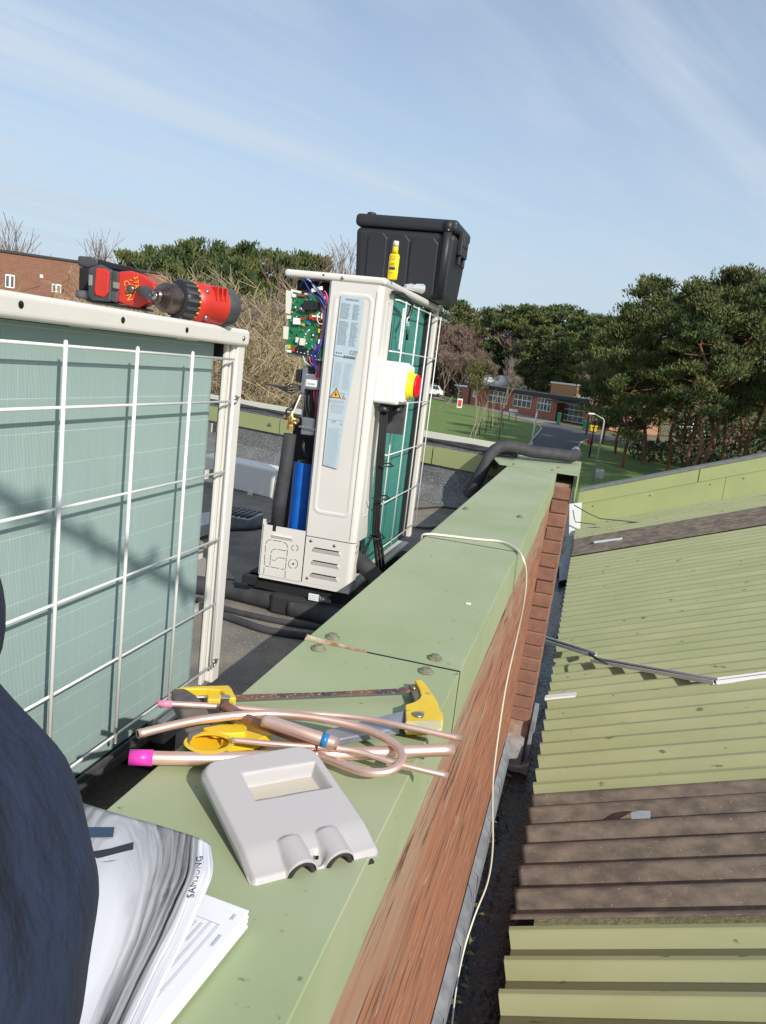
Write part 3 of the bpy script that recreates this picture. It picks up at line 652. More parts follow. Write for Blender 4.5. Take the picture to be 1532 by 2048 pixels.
# ------------------------------------------------------------------ far condensing unit with its service side open
def unit_far():
    YF = 2.45; X0, X1 = -1.014, -.685; Y1 = 3.335; ZB, ZT = -.752, .257
    t = thing('condensing_unit', 'far cream outdoor unit with open service side showing a green circuit board', 'air conditioning unit', (-.85, 2.9, ZR))
    def F(u, v, d=0): p = PY(u, v, YF+d); return p
    # lid
    m = MB(); m.box(X0-.004, X1+.006, YF-.003, Y1+.002, ZT-.024, ZT)
    o = m.build('lid', M['cream'], t, bevel=.010, seg=4)
    h = MB(); screwhead(h, F(685,556,-.0035), (0,-1,0), .005); h.build('lid_screw', M['screw'], o)
    for u, v in [(786,573),(828,603),(846,607)]:
        h = MB(); screwhead(h, PX(u, v+8, X1+.0065), (1,0,0), .0045); h.build('lid_screw', M['screw'], o)
    h = MB(); h.lathe(F(647,550,-.0035), (0,-1,0), [(.003,0),(.003,.0006)], 12); h.each('screw_hole', M['hole'], o)
    # label corner panel: front strip, rounded corner, short return on the long side
    zt, zs = ZT-.024, -.592
    ra = .020
    def corner(z0, z1, yret):
        pts = [(-.856, YF)] + [(X1-ra, YF)] + [(X1-ra+ra*math.sin(a), YF+ra-ra*math.cos(a)) for a in [math.pi/2*i/6 for i in range(1,7)]] + [(X1, yret)]
        inn = [(x-(.003 if i > 1 else 0), y+(.003 if i < len(pts)-1 else 0)) for i, (x, y) in enumerate(pts)]
        m = MB(); k = len(pts); al = pts+inn[::-1]; n = len(al)
        m.add([(x,y,z0) for x,y in al]+[(x,y,z1) for x,y in al], [(i,(i+1)%n,n+(i+1)%n,n+i) for i in range(n)]+[(i,i+1,n-2-i,n-1-i)[::-1] for i in range(k-1)]+[(n+i,n+i+1,n+n-2-i,n+n-1-i) for i in range(k-1)], 0, False)
        return m
    m = corner(zs+.0015, zt, 2.585); cp = m.build('corner_panel', M['cream'], t)
    # embossed panel borders
    def emboss(pf, w, h, r, wd, dep, nrm, name='embossed_border', arcs=8):
        # rounded rectangle ridge: profile bump, pf(a,b,d) maps local -> 3D
        ring = []
        for cx, cy, a0 in ((w/2-r,h/2-r,0),(-w/2+r,h/2-r,90),(-w/2+r,-h/2+r,180),(w/2-r,-h/2+r,270)):
            for i in range(arcs+1):
                a = R_(a0+90*i/arcs); ring.append((cx, cy, math.cos(a), math.sin(a)))
        prof = [(-wd,0),(-wd*.5,dep*.85),(0,dep),(wd*.5,dep*.85),(wd,0)]
        vs = []; n = len(ring)
        for q, d in prof:
            for cx, cy, ca, sa in ring: vs.append(pf(cx+ca*(r+q), cy+sa*(r+q), d))
        m = MB(); m.add(vs, [(i*n+j, i*n+(j+1)%n, (i+1)*n+(j+1)%n, (i+1)*n+j) for i in range(len(prof)-1) for j in range(n)], 0, True)
        return m
    cx_, cz_ = -.778, -.155
    m = emboss(lambda a, b, d: Vector((cx_+a, YF-d+.0005, cz_+b)), .118, .70, .02, .009, .0022, 0); m.build('embossed_border', M['cream'], cp)
    m = emboss(lambda a, b, d: Vector((X1+d-.0005, 2.535+a, -.16+b)), .05, .70, .012, .006, .0018, 0); m.build('embossed_border', M['cream'], cp)
    m = MB(); m.box(-.7065,-.7055,YF-.0006,YF,zs+.01,zt-.02); m.build('panel_seam', M['hole'], cp)
    # lower panels
    m = corner(ZB+.0, zs-.0015, 2.50); lp = m.build('lower_corner_panel', M['cream'], t)
    m = MB()
    for z in (-.628,-.672,-.716):
        m.add([(-.825,YF-.0005,z),(-.735,YF-.0005,z),(-.735,YF-.006,z-.002),(-.825,YF-.006,z-.002),(-.83,YF-.0005,z-.014),(-.73,YF-.0005,z-.014)], [(0,1,2,3),(3,2,5,4),(0,3,4),(1,5,2)])
    m.each('louvre', M['cream'], lp)
    m = MB()
    for z in (-.6265,-.6705,-.7145): m.box(-.823,-.737,YF-.0062,YF-.0005,z-.001,z+.001)
    m.each('louvre_slot', M['hole'], lp)
    h = MB()
    for x, z in ((-.838,-.606),(-.755,-.609),(-.838,-.735)): screwhead(h, (x,YF-.0005,z), (0,-1,0), .0052)
    h.each('panel_screw', M['screw'], lp)
    h = MB()
    for k in range(12):
        a = math.pi*2*k/12
        if k % 3: h.ob((X1+.0008, 2.475+.011*math.cos(a), -.615+.016*math.sin(a)), (.0004,0,0), (0,-.0025*math.sin(a),.0035*math.cos(a)), (0,.0006*math.cos(a),.0006*math.sin(a)))
    h.build('knockout_mark', M['hole'], lp)
    # pipe cover plate with knock-outs
    m = MB(); m.box(-1.012,-.8595,YF-.002,YF,ZB,-.577); m.box(-1.014,-1.010,YF-.002,YF+.13,ZB,-.577); m.box(-1.014,-1.004,YF-.002,YF+.004,-.577,-.560)
    kp = m.build('pipe_cover_plate', M['cream'], t)
    # line art via pixel measured polylines on the plate plane
    Z = lambda x, y: F(500+x/6.383, 1000+y/6.383, -.0025)
    lines = [[(175,940),(180,860)],[(185,825),(190,690)],[(193,670),(198,580)],[(203,560),(215,530),(235,512),(275,507)],[(292,512),(405,532)],[(425,537),(460,557),(480,590),(485,615)],
             [(480,632),(470,722)],[(468,740),(460,790)],[(458,800),(455,880)],[(450,905),(445,995)],[(190,840),(240,850)],[(262,853),(372,874)],[(392,880),(445,888)],
             [(252,835),(258,775)],[(260,765),(265,700)],[(265,680),(280,645),(305,628),(340,626)],[(357,630),(465,650)],[(280,765),(325,770)],[(333,757),(355,737)],[(367,735),(450,750)]]
    def arcpts(cx, cy, r, a0, a1): return [(cx+r*math.cos(R_(a0+(a1-a0)*i/8)), cy+r*math.sin(R_(a0+(a1-a0)*i/8))) for i in range(9)]
    lines += [arcpts(573,612,40,-70,70), arcpts(573,612,40,110,250), arcpts(550,815,60,-75,75), arcpts(550,815,60,105,255)]
    h = MB()
    for L_ in lines:
        for a, b in zip(L_, L_[1:]):
            p, q = Z(*a), Z(*b); d = (q-p); sd = Vector((-d.z,0,d.x)).normalized()*.0009; h.add([p-sd,q-sd,q+sd,p+sd], [(0,1,2,3)])
    c = Z(550,815); h.lathe(c, (0,-1,0), [(.0035,-.0005),(.0035,.0003)], 12)
    h.build('knockout_slot', M['hole'], kp)
    m = MB(); m.add([(-.975,YF-.0025,-.606),(-.905,YF-.0025,-.606),(-.905,YF-.008,-.608),(-.975,YF-.008,-.608),(-.98,YF-.0025,-.619),(-.90,YF-.0025,-.619)], [(0,1,2,3),(3,2,5,4)]); m.each('louvre', M['cream'], kp)
    # inner partition and base
    m = MB(); m.box(-.862,-.857,YF+.002,YF+.012,-.577,zt); m.box(-.862,-.859,YF+.012,YF+.30,ZB+.02,zt); m.build('partition_edge', M['steel'], t)
    m = MB(); m.box(-.858,-.755,YF+.02,Y1-.06,ZB+.03,zt-.004); m.build('fan_shell', M['blackm'], t)
    m = MB(); m.box(-1.0,-.86,YF+.16,YF+.17,ZB+.02,-.22); m.box(-.99,-.86,YF+.05,YF+.06,.19,zt-.002); m.each('bulkhead', M['blackm'], t)
    m = MB(); m.box(-1.012,-.688,YF,Y1-.01,ZB-.012,ZB-.0005); m.build('base_tray', M['cream'], t)
    # far front panel with fans (other side)
    m = MB(); m.box(X0-.002,X0+.004,2.72,Y1,ZB,zt); m.build('fan_grille_panel', M['cream'], t)
    # long side coil
    path = [(-.712,2.58),(-.712,3.15)]+arc(-.76,3.19,.048,0,math.pi/2,6)+[(-.98,3.238)]
    sheet(path, ZB+.025, zt-.004).build('coil', M['coilB'], t)
    m = MB(); m.box(-.74,-.70,3.205,3.29,ZB+.03,zt-.005); m.box(-.74,-.70,2.57,2.585,ZB+.03,zt-.005); m.each('coil_gap', M['blackm'], t)
    m = MB(); m.box(-.70,-.684,3.29,Y1,ZB+.03,zt); m.box(-.690,-.681,3.297,3.312,ZB+.03,zt-.02); m.build('corner_post', M['cream'], t, bevel=.002)
    m = MB(); Xg = -.668; zr = [.205,.04,-.135,-.313,-.487,-.66]; yc = [2.68,2.876,3.078,3.292]
    for i, z in enumerate(zr):
        a = 2.58 if i < 2 else 2.665
        m.tube([(Xg-.012,a,z),(Xg,a+.015,z),(Xg,3.292,z)], .0026, 6)
    for y in yc: m.tube([(Xg+.003,y,zr[0]+.004),(Xg+.003,y,zr[-1]-.014)], .0029 if y < 3.2 else .0025, 6)
    m.build('wire_guard', M['wire'], t)
    m = MB()
    for z in (.03,-.49): screwhead(m, (-.679,3.302,z), (1,0,0), .008)
    m.each('guard_screw', M['screw'], t)
    # rating label and writing
    la = [F(682,591,-.0045),F(728,596,-.0045)]
    def Lp(u, v, d=.005): return F(u, v, -d)
    m = MB(); m.add([Lp(682,590),Lp(729,596),Lp(714,719),Lp(668,710)], [(0,1,2,3)]); m.add([Lp(668,712),Lp(712,719),Lp(688,843),Lp(655,838)], [(0,1,2,3)]); m.add([Lp(655,838.5),Lp(688,843.5),Lp(675,938),Lp(646,930)], [(0,1,2,3)])
    lb = m.build('rating_label', M['label'], t)
    def lab(fx, v, x0=(682,590), x1=(668,710), w0=47, w1=45):  # interpolate label column
        k = (v-590)/120.; return x0[0]+(x1[0]-x0[0])*k+fx*(w0+(w1-w0)*k), v+fx*6
    ink = MB(); rr = random.Random(4)
    def row(v, a, b, th, mi, dash=0.):
        s = a
        while s < b:
            e = min(b, s+(rr.uniform(.04,.13) if dash else b-s))
            p = Lp(*lab(s, v), .0055); q = Lp(*lab(e, v), .0055); d = Vector((0,0,th))
            ink.add([p-d, q-d, q+d, p+d], [(0,1,2,3)], mi); s = e+(rr.uniform(.01,.04) if dash else 1)
    v = 606.
    while v < 690:
        if not 637 < v < 641: row(v, .06, .06+rr.uniform(.35,.42), .0007, 0, 1); row(v, .58, .58+rr.uniform(.2,.34), .0007, 0, 1)
        v += 2.1
    u_, v_ = lab(.5, 597.5); o_ = Lp(u_, v_, .0056)
    ink.text('SAMSUNG', o_-Vector((0,0,.0025)), (1,0,-.03), (0,0,1), .0095, 1, 'CENTER', 1.05)
    o_ = Lp(*lab(.66, 700), .0056); ink.text('CE 0045', o_, (1,0,-.03), (0,0,1), .008, 1); o_ = Lp(*lab(.66, 705), .0056); ink.text('IS 0076', o_, (1,0,-.03), (0,0,1), .008, 1)
    x = .42
    while x < .95:   # bar code
        wd = rr.choice([.012,.02,.03]); p = Lp(*lab(x, 708), .0056); q = Lp(*lab(x+wd, 708), .0056); d = Vector((-.0005,0,-.0085)); ink.add([p,q,q+d,p+d], [(0,1,2,3)], 1); x += wd+.018
    for k in range(3): p = Lp(*lab(.08+.1*k, 703), .0056); ink.add([p,p+Vector((.003,0,0)),p+Vector((.003,0,-.005)),p+Vector((0,0,-.005))], [(0,1,2,3)], 1)
    for k in range(44):   # lower text block, two columns
        vv = 724+k*2.3
        if 775 < vv < 806 or 832 < vv < 850: continue
        for (a, b) in (((.08,.46),(.54,.92)) if vv < 775 else ((.1,.9),)):
            uu = lambda f: (668+(655-668)*(vv-712)/126.)+f*(44+(33-44)*(vv-712)/126.)
            b2 = b-rr.uniform(0,.1)
            p = Lp(uu(a), vv+a*6, .0055); q = Lp(uu(b2), vv+b2*6, .0055); d = Vector((0,0,.0005)); ink.add([p-d,q-d,q+d,p+d], [(0,1,2,3)], 2)
    for k in range(32):
        vv = 855+k*2.4; uu = lambda f: (655-9*(vv-838)/92.)+f*(33-4*(vv-838)/92.)
        b2 = .9-rr.uniform(0,.15); p = Lp(uu(.1), vv+.5, .0055); q = Lp(uu(b2), vv+4, .0055); d = Vector((0,0,.0005)); ink.add([p-d,q-d,q+d,p+d], [(0,1,2,3)], 2)
    # warning triangles
    def tri(m_, a, b, c, mi, d): m_.add([Lp(*a, d), Lp(*b, d), Lp(*c, d)], [(0,1,2)], mi)
    tri(ink, (673,776),(682,797),(659,795),1,.0056); tri(ink, (672.8,779),(679.5,795.3),(662,793.8),3,.0059)
    ink.lathe(Lp(671.5,790,.006), (0,-1,0), [(.0028,0),(.0028,.0003)], 8, 1); tri(ink, (671.5,783.5),(673.8,789.5),(669.3,789.3),1,.0061)
    tri(ink, (687,791),(691,799),(683,798),1,.0056); tri(ink, (687,793),(689.7,798.2),(684.4,797.5),3,.0059)
    ink.text('R-32', Lp(680,789,.0056), (1,0,-.03), (0,0,1), .0085, 0)
    for k in range(4):
        a = Lp(659+k*7.5,800+k*.7,.0056); ww = .009
        for dx_, dz_, w_, h_ in ((0,0,ww,.0006),(0,-.006,ww,.0006),(0,-.006,.0006,.006),(ww-.0006,-.006,.0006,.006)):
            ink.add([a+Vector((dx_,0,dz_)),a+Vector((dx_+w_,0,dz_)),a+Vector((dx_+w_,0,dz_+h_)),a+Vector((dx_,0,dz_+h_))], [(0,1,2,3)], 0)
    ink.text('1.P.', Lp(662,845,.0058), (1,0,-.03), (0,0,1), .012, 0); ink.text('o', Lp(680,850,.0058), (1,0,-.03), (0,0,1), .012, 0)
    ink.build('printing', [M['ink'], M['inkd'], M['inkl'], M['orange']], lb)

    # ---- circuit board and wiring
    def B(u, v, d=.0): return F(u, v, d)
    m = MB(); c4 = [(584,583),(655,600),(643,716),(571,704)]
    m.prism([B(u,v,.012) for u,v in c4][::-1], .004, 0, (0,1,0)); br = m.build('circuit_board', M['pcb'], t)
    m = MB(); m.prism([B(u,v,.018) for u,v in [(582,578),(656,594),(644,722),(569,708)]][::-1], .006, 0, (0,1,0))
    for q in ([(572,580),(585,583),(580,628),(571,626)],[(567,652),(577,654),(575,679),(566,677)],[(573,630),(582,631),(581,638),(573,637)],[(571,690),(577,690),(575,709),(571,708)]):
        m.prism([B(u,v,.008) for u,v in q][::-1], .012, 0, (0,1,0))
    m.build('board_tray', M['pcbw'], br)
    names = {'k':M['black'],'r':M['red'],'w':M['whitep'],'y':M['yellow'],'b':M['bluetape'],'g':M['pcbw'],'s':M['steel'],'o':M['copper']}
    comp = {k: MB() for k in names}; rr = random.Random(12)
    def BB(fu, fv): # board fraction to pixel
        u = 584+(655-584)*fu+(571-584)*fv; v = 583+(600-583)*fu+(704-583)*fv; return u, v
    def cmp_(fu, fv, wu, hv, key, hgt=.008):
        p = B(*BB(fu, fv), .012); comp[key].box(p.x-wu, p.x+wu, p.y-hgt, p.y, p.z-hv, p.z+hv)
    for f in [(.08,.06,.006,.005,'w'),(.3,.03,.012,.002,'r'),(.55,.16,.018,.014,'k',.018),(.72,.14,.008,.012,'k',.014),(.62,.33,.004,.008,'r',.012),(.75,.31,.014,.003,'w',.010),(.78,.36,.014,.003,'r',.010),(.38,.40,.003,.004,'r'),(.93,.28,.003,.009,'w',.012),
              (.24,.46,.011,.010,'w',.012),(.42,.49,.004,.003,'y'),(.55,.44,.004,.005,'b'),(.88,.53,.003,.006,'y'),(.72,.62,.006,.006,'k',.003),(.72,.62,.003,.003,'g',.004),(.93,.70,.003,.007,'w',.014),(.3,.76,.004,.008,'g',.01),(.45,.77,.008,.011,'g',.01),(.82,.80,.004,.01,'b',.01),
              (.1,.90,.004,.006,'y',.01),(.24,.93,.004,.006,'r',.01),(.13,.97,.007,.004,'w',.012),(.45,.88,.018,.004,'k',.012),(.55,.955,.034,.005,'k',.012),(.75,.86,.006,.004,'k')]: cmp_(*f)
    tiny = MB()
    for k in range(110):
        p = B(*BB(rr.uniform(.05,.95), rr.uniform(.04,.92)), .012); a_, b_, h_ = rr.uniform(.0008,.003), rr.uniform(.0008,.003), rr.uniform(.001,.004); tiny.box(p.x-a_, p.x+a_, p.y-h_, p.y, p.z-b_, p.z+b_, rr.choice((0,0,0,1,2,1,3,4)))
    struct(tiny.build('surface_components', [names['k'], names['w'], names['s'], names['o'], names['r']], br), 'stuff')
    for fu, fv in ((.16,.25),(.32,.25),(.40,.26)): p = B(*BB(fu, fv), .012); comp['s'].lathe(p, (0,-1,0), [(.0055,0),(.0055,.012),(.005,.013)], 12)
    for k in range(6): p = B(*BB(.32+.1*k,.955), .0); comp['s'].lathe(p, (0,-1,0), [(.0032,0),(.0032,.002)], 8)
    for k, mbv in comp.items(): (mbv.each if k in 'kry' else mbv.build)({'k':'chip','r':'red_connector','w':'white_connector','y':'yellow_connector','b':'blue_connector','g':'transformer','s':'capacitor','o':'inductor'}[k], names[k], br)
    def wire(pts, r, mt, name='wire'):
        P = [B(u, v, d) for u, v, d in pts]; Q = []
        for i in range(len(P)-1):
            a = P[max(i-1,0)]; b = P[i]; c = P[i+1]; d = P[min(i+2,len(P)-1)]
            for k in range(5):
                s = k/5; Q.append(.5*((2*b)+(c-a)*s+(2*a-5*b+4*c-d)*s*s+(3*b-a-3*c+d)*s**3))
        Q.append(P[-1]); m = MB(); m.tube(Q, r, 6); return m.build(name, mt, t)
    W = M
    wire([(604,565,.03),(612,559,.0),(630,572,-.01),(645,590,-.005),(651,610,.0)], .0022, W['wblue'])
    wire([(601,573,.02),(608,562,.0),(622,585,-.005),(640,598,-.005),(650,620,.0)], .0022, W['wblue'])
    wire([(606,560,.02),(618,560,.0),(632,580,.0),(648,600,.0),(652,640,.01)], .0018, W['wwhite'])
    wire([(637,600,.03),(637,572,.0),(646,562,.01),(654,560,.03)], .0024, W['black'])
    wire([(640,585,.02),(648,588,.0),(653,600,.0),(652,618,.01)], .002, W['wred'])
    wire([(642,584,.02),(650,583,.0),(655,596,.0),(653,612,.01)], .002, W['wpink'])
    for k in range(5): wire([(598+k,594-k*3,.02),(625+k*2,575+k*4,.01),(650-k,612+k*6,.0),(647-k*2,670+k*3,.0),(637-k*3,712,.0),(632-k,735,.01)], .0017, [W['black'],W['wblue'],W['black'],W['darkgrey'],W['wred']][k])
    for k in range(3): wire([(643-k,676+k*3,.0),(640-k,694,-.01),(628-k*2,712,.0),(634-k,742,.01)], .002, W['wblue'])
    for k in range(4): wire([(600+k*6,712,.0),(606+k*5,724,.0),(622+k*2,732,.01),(630+k,726,.02)], .0014, [W['wgreen'],W['wwhite'],W['black'],W['wpink']][k])
    wire([(640,625,.0),(634,632,-.008),(637,646,-.004),(645,648,.0)], .0014, W['wwhite'])
    m = MB(); p = B(634,579,.0); m.ob(p, (.018,0,.006), (0,.004,0), (-.0015,0,.006)); m.build('wire_plug', M['whitep'], t, bevel=.002)
    for k in range(4): wire([(633+k*3,720,.03),(632+k*3,745,.02),(628+k*3,790,.03),(633+k*2,812,.02),(630+k*2,840,.03)], .0028, [W['wred'],W['black'],W['wpink'],W['darkgrey']][k])
    for k in range(3): wire([(612+k*7,780,.05),(610+k*7,810,.04),(617+k*6,842,.05)], .003, W['black'])
    # cables going off left to the wall
    for k in range(4): wire([(602,772+k*2,.02),(584,768+k*6,.0),(572,774+k*3,.03),(545,770,.2),(530,769,.35)], .0024, W['black'])
    for k in range(2): wire([(603,785,.02),(585,812+k*6,.01),(573,820,.0),(574,836,.01)], .0032, W['black'])
    wire([(601,790,.015),(592,812,.0),(584,830,.0),(578,838,.0)], .003, W['wwhite'])
    # grey brackets and stickers
    m = MB(); m.prism([B(u,v,.02) for u,v in [(613,747),(641,750),(638,781),(606,778)]][::-1], .05, 0, (0,1,0)); m.build('reactor_bracket', M['steel'], t, bevel=.003)
    m = MB(); m.prism([B(u,v,.015) for u,v in [(606,731),(616,733),(607,788),(600,785)]][::-1], .03, 0, (0,1,0)); m.build('side_bracket', M['steel'], t, bevel=.002)
    m = MB(); p = B(626,765,.018)
    m.prism([B(u,v,.018) for u,v in [(613,758),(636,761),(634,775),(611,772)]][::-1], .001, 0, (0,1,0)); m.build('sticker', M['whitep'], t)
    m = MB(); m.text('C25C78-PJ', B(613.5,768,.0165), (1,0,-.03), (0,0,1), .0075, 0, sp=.8); m.build('sticker_text', M['ink'], t)
    m = MB(); m.prism([B(u,v,.02) for u,v in [(592,738),(603,740),(600,765),(590,763)]][::-1], .04, 0, (0,1,0)); m.build('relay_box', M['blackm'], t, bevel=.003)
    m = MB(); m.prism([B(u,v,.02) for u,v in [(603,834),(630,838),(628,872),(601,869)]][::-1], .05, 0, (0,1,0)); m.build('valve_bracket', M['steel'], t, bevel=.003)
    m = MB(); m.ob(B(615,856,.015), (.03,0,-.002), (0,.004,0), (0,0,.003)); m.lathe(B(616,866,.018), (0,-1,0), [(.002,0),(.002,.001)], 8); m.build('bracket_rib', M['steel'], t, bevel=.001)
    # brass valve
    m = MB(); c = B(583,838,.0)
    m.lathe(c+Vector((0,0,-.035)), (0,0,1), [(.0135,0),(.0135,.014),(.011,.016),(.011,.02)], 6, sm=False); m.lathe(c+Vector((0,0,-.02)), (0,0,1), [(.009,0),(.011,.01),(.010,.028),(.007,.034),(.007,.045),(.004,.048)], 16)
    m.tube([c+Vector((-.016,0,.002)), c+Vector((.016,0,.0))], .0065, 10); m.lathe(c+Vector((-.018,0,.002)), (-1,0,0), [(.0085,0),(.0085,.008),(.007,.009)], 6, sm=False)
    m.lathe(c+Vector((.014,0,-.002)), (1,0,0), [(.007,0),(.007,.012)], 6, sm=False); m.tube([c+Vector((0,0,0)),c+Vector((.002,-.014,.008))], .005, 10); m.tube([c+Vector((.003,0,-.006)),c+Vector((.02,-.002,-.014))], .005, 10)
    m.build('brass_valve', M['brass'], t)
    # lagged pipes and compressor
    m = MB(); m.tube([B(580,868,.02), B(572,930,.02), B(560,1000,.02), B(553,1060,.02)], [.0215,.022,.023,.023], 20); m.build('lagged_pipe', M['foam'], t)
    m = MB(); c = B(606,1000,.09); m.lathe((c.x,c.y,ZB+.03), (0,0,1), [(.040,0),(.042,.02),(.042,.32),(.040,.345),(.030,.365),(.012,.372)], 24); m.build('compressor', M['black'], t)
    a = []
    for i in range(9):
        an = R_(-150+i*14); a.append((c.x+.0435*math.cos(an), c.y+.0435*math.sin(an)))
    sheet(a, ZB+.04, -.36).build('insulation_wrap', M['bluefoil'], t)
    m = MB(); m.tube([B(610,880,.06),B(606,895,.05),B(612,912,.06),B(622,918,.06)], .006, 8); m.tube([B(634,872,.08),B(632,920,.08)], .007, 8); m.each('compressor_lead', M['black'], t)
    # isolator switch on the side with cables
    Y0i = 2.475; p0 = PY(757,720,Y0i)
    m = MB(); m.box(-.688,-.603,2.468,2.60,-.128,.008); ib = m.build('isolator_box', M['whitep'], t, bevel=.010, seg=4)
    m = MB(); m.box(-.605,-.588,2.476,2.592,-.118,-.002); m.build('isolator_lid', M['whitep'], ib, bevel=.006, seg=3)
    c = Vector((-.588, 2.532, -.062))
    m = MB(); m.lathe(c, (1,0,0), [(.047,0),(.047,.006),(.039,.010),(.038,.022)], 28); q = m.build('yellow_dial', M['isoyellow'], ib)
    m = MB(); m.lathe(c+Vector((.021,0,0)), (1,0,0), [(.036,0),(.037,.003),(.037,.007),(.034,.009),(.030,.006)], 28); m.ob(c+Vector((.030,0,0)), (.007,0,0), (0,.004,0), (0,0,.028)); m.build('red_handle', M['isored'], ib, bevel=.001)
    m = MB(); m.text('O', c+Vector((.004,-.0385,.016)), (1,0,0), (0,0,1), .012, 0); m.build('dial_mark', M['browntxt'], ib)
    m = MB(); m.lathe((-.655,2.50,-.155), (0,0,1), [(.017,0),(.019,.004),(.019,.014),(.014,.018),(.014,.03)], 14); m.lathe((-.625,2.56,-.155), (0,0,1), [(.017,0),(.019,.004),(.019,.014),(.014,.018),(.014,.03)], 14); m.each('cable_gland', M['black'], ib)
    m = MB(); m.box(-.683,-.61,2.61,2.63,-.23,-.128); m.build('switch_bracket', M['darkgrey'], ib, bevel=.002)
    for k in range(3):
        dx_ = .006*k-.006
        m = MB(); m.tube([(-.655+dx_,2.50+.01*k,-.155),(-.65+dx_,2.505+.008*k,-.30),(-.652+dx_,2.54+.006*k,-.45),(-.655+dx_,2.57+.01*k,-.56),(-.645+dx_,2.60+.02*k,-.64),(-.63+dx_,2.62+.02*k,-.74)], .0055, 8); m.build('cable', M['blackm'], t)
    for k in range(3):
        m = MB(); m.tube([(-.66,2.58+.01*k,-.57),(-.672,2.55-.01*k,-.62),(-.675,2.53-.012*k,-.665),(-.68,2.50,-.70)], .0045, 6); m.build('cable', M['blackm'], t)
    m = MB(); 
    for z in (-.33,-.44,-.575): m.tube([(-.66,2.505,z),(-.63,2.51,z-.002),(-.61,2.54,z),(-.63,2.57,z+.004),(-.665,2.55,z)], .0025, 6)
    m.each('cable_tie', M['black'], t)
    m = MB(); m.box(-.664,-.660,2.635,2.650,.05,.185); m.build('white_strap', M['whitep'], t, bevel=.001)
    m = MB(); m.tube([PX(786,585,-.672),PX(805,588,-.668),PX(824,605,-.664),PX(822,622,-.664),PX(814,640,-.664)], .0065, 8); m.tube([PX(815,660,-.664),PX(814,680,-.664)], .005, 6); m.each('velcro_strap', M['black'], t)
    m = MB(); m.tube([PX(820,633,-.66),PX(814,637,-.66),PX(813,650,-.66),PX(818,652,-.66),PX(816,645,-.66)], .0022, 6); m.build('strap_buckle', M['whitep'], t)
    # feet
    m = MB(); m.box(-.96,-.64,2.44,2.60,ZR,ZB-.056); m.box(-1.08,-.64,3.1,3.22,ZR,ZB-.014); ft = m.each('rubber_foot', M['rubber'], t, bevel=.012)
    m = MB(); m.box(-1.06,-.66,2.47,2.50,ZB-.055,ZB-.013); m.box(-1.07,-1.02,2.44,2.9,ZB-.04,ZB-.013); m.each('support_rail', M['blackm'], t)
    a = PY(618,1186,2.4385); b = PY(637,1203,2.4385); c = PY(660,1207,2.4385)
    m = MB(); m.box(a.x,b.x,2.437,2.4395,b.z,a.z); m.build('foot_sticker', M['whitep'], ft)
    m = MB(); m.box(b.x+.001,c.x,2.437,2.4395,b.z,a.z-.004); m.build('foot_badge', M['darkgrey'], ft)
    m = MB(); m.text('ST', (b.x-.004,2.4360,b.z+.008), (1,0,-.02), (0,0,1), .014, 0); m.text('RNCH', (b.x+.013,2.4360,b.z+.006), (1,0,-.02), (0,0,1), .011, 0)
    for k in range(3): m.box(a.x+.003,b.x-.008,2.4360,2.4369,b.z+.005+k*.006,b.z+.007+k*.006)
    m.build('foot_lettering', M['label'], ft)
    return t
unit_far()

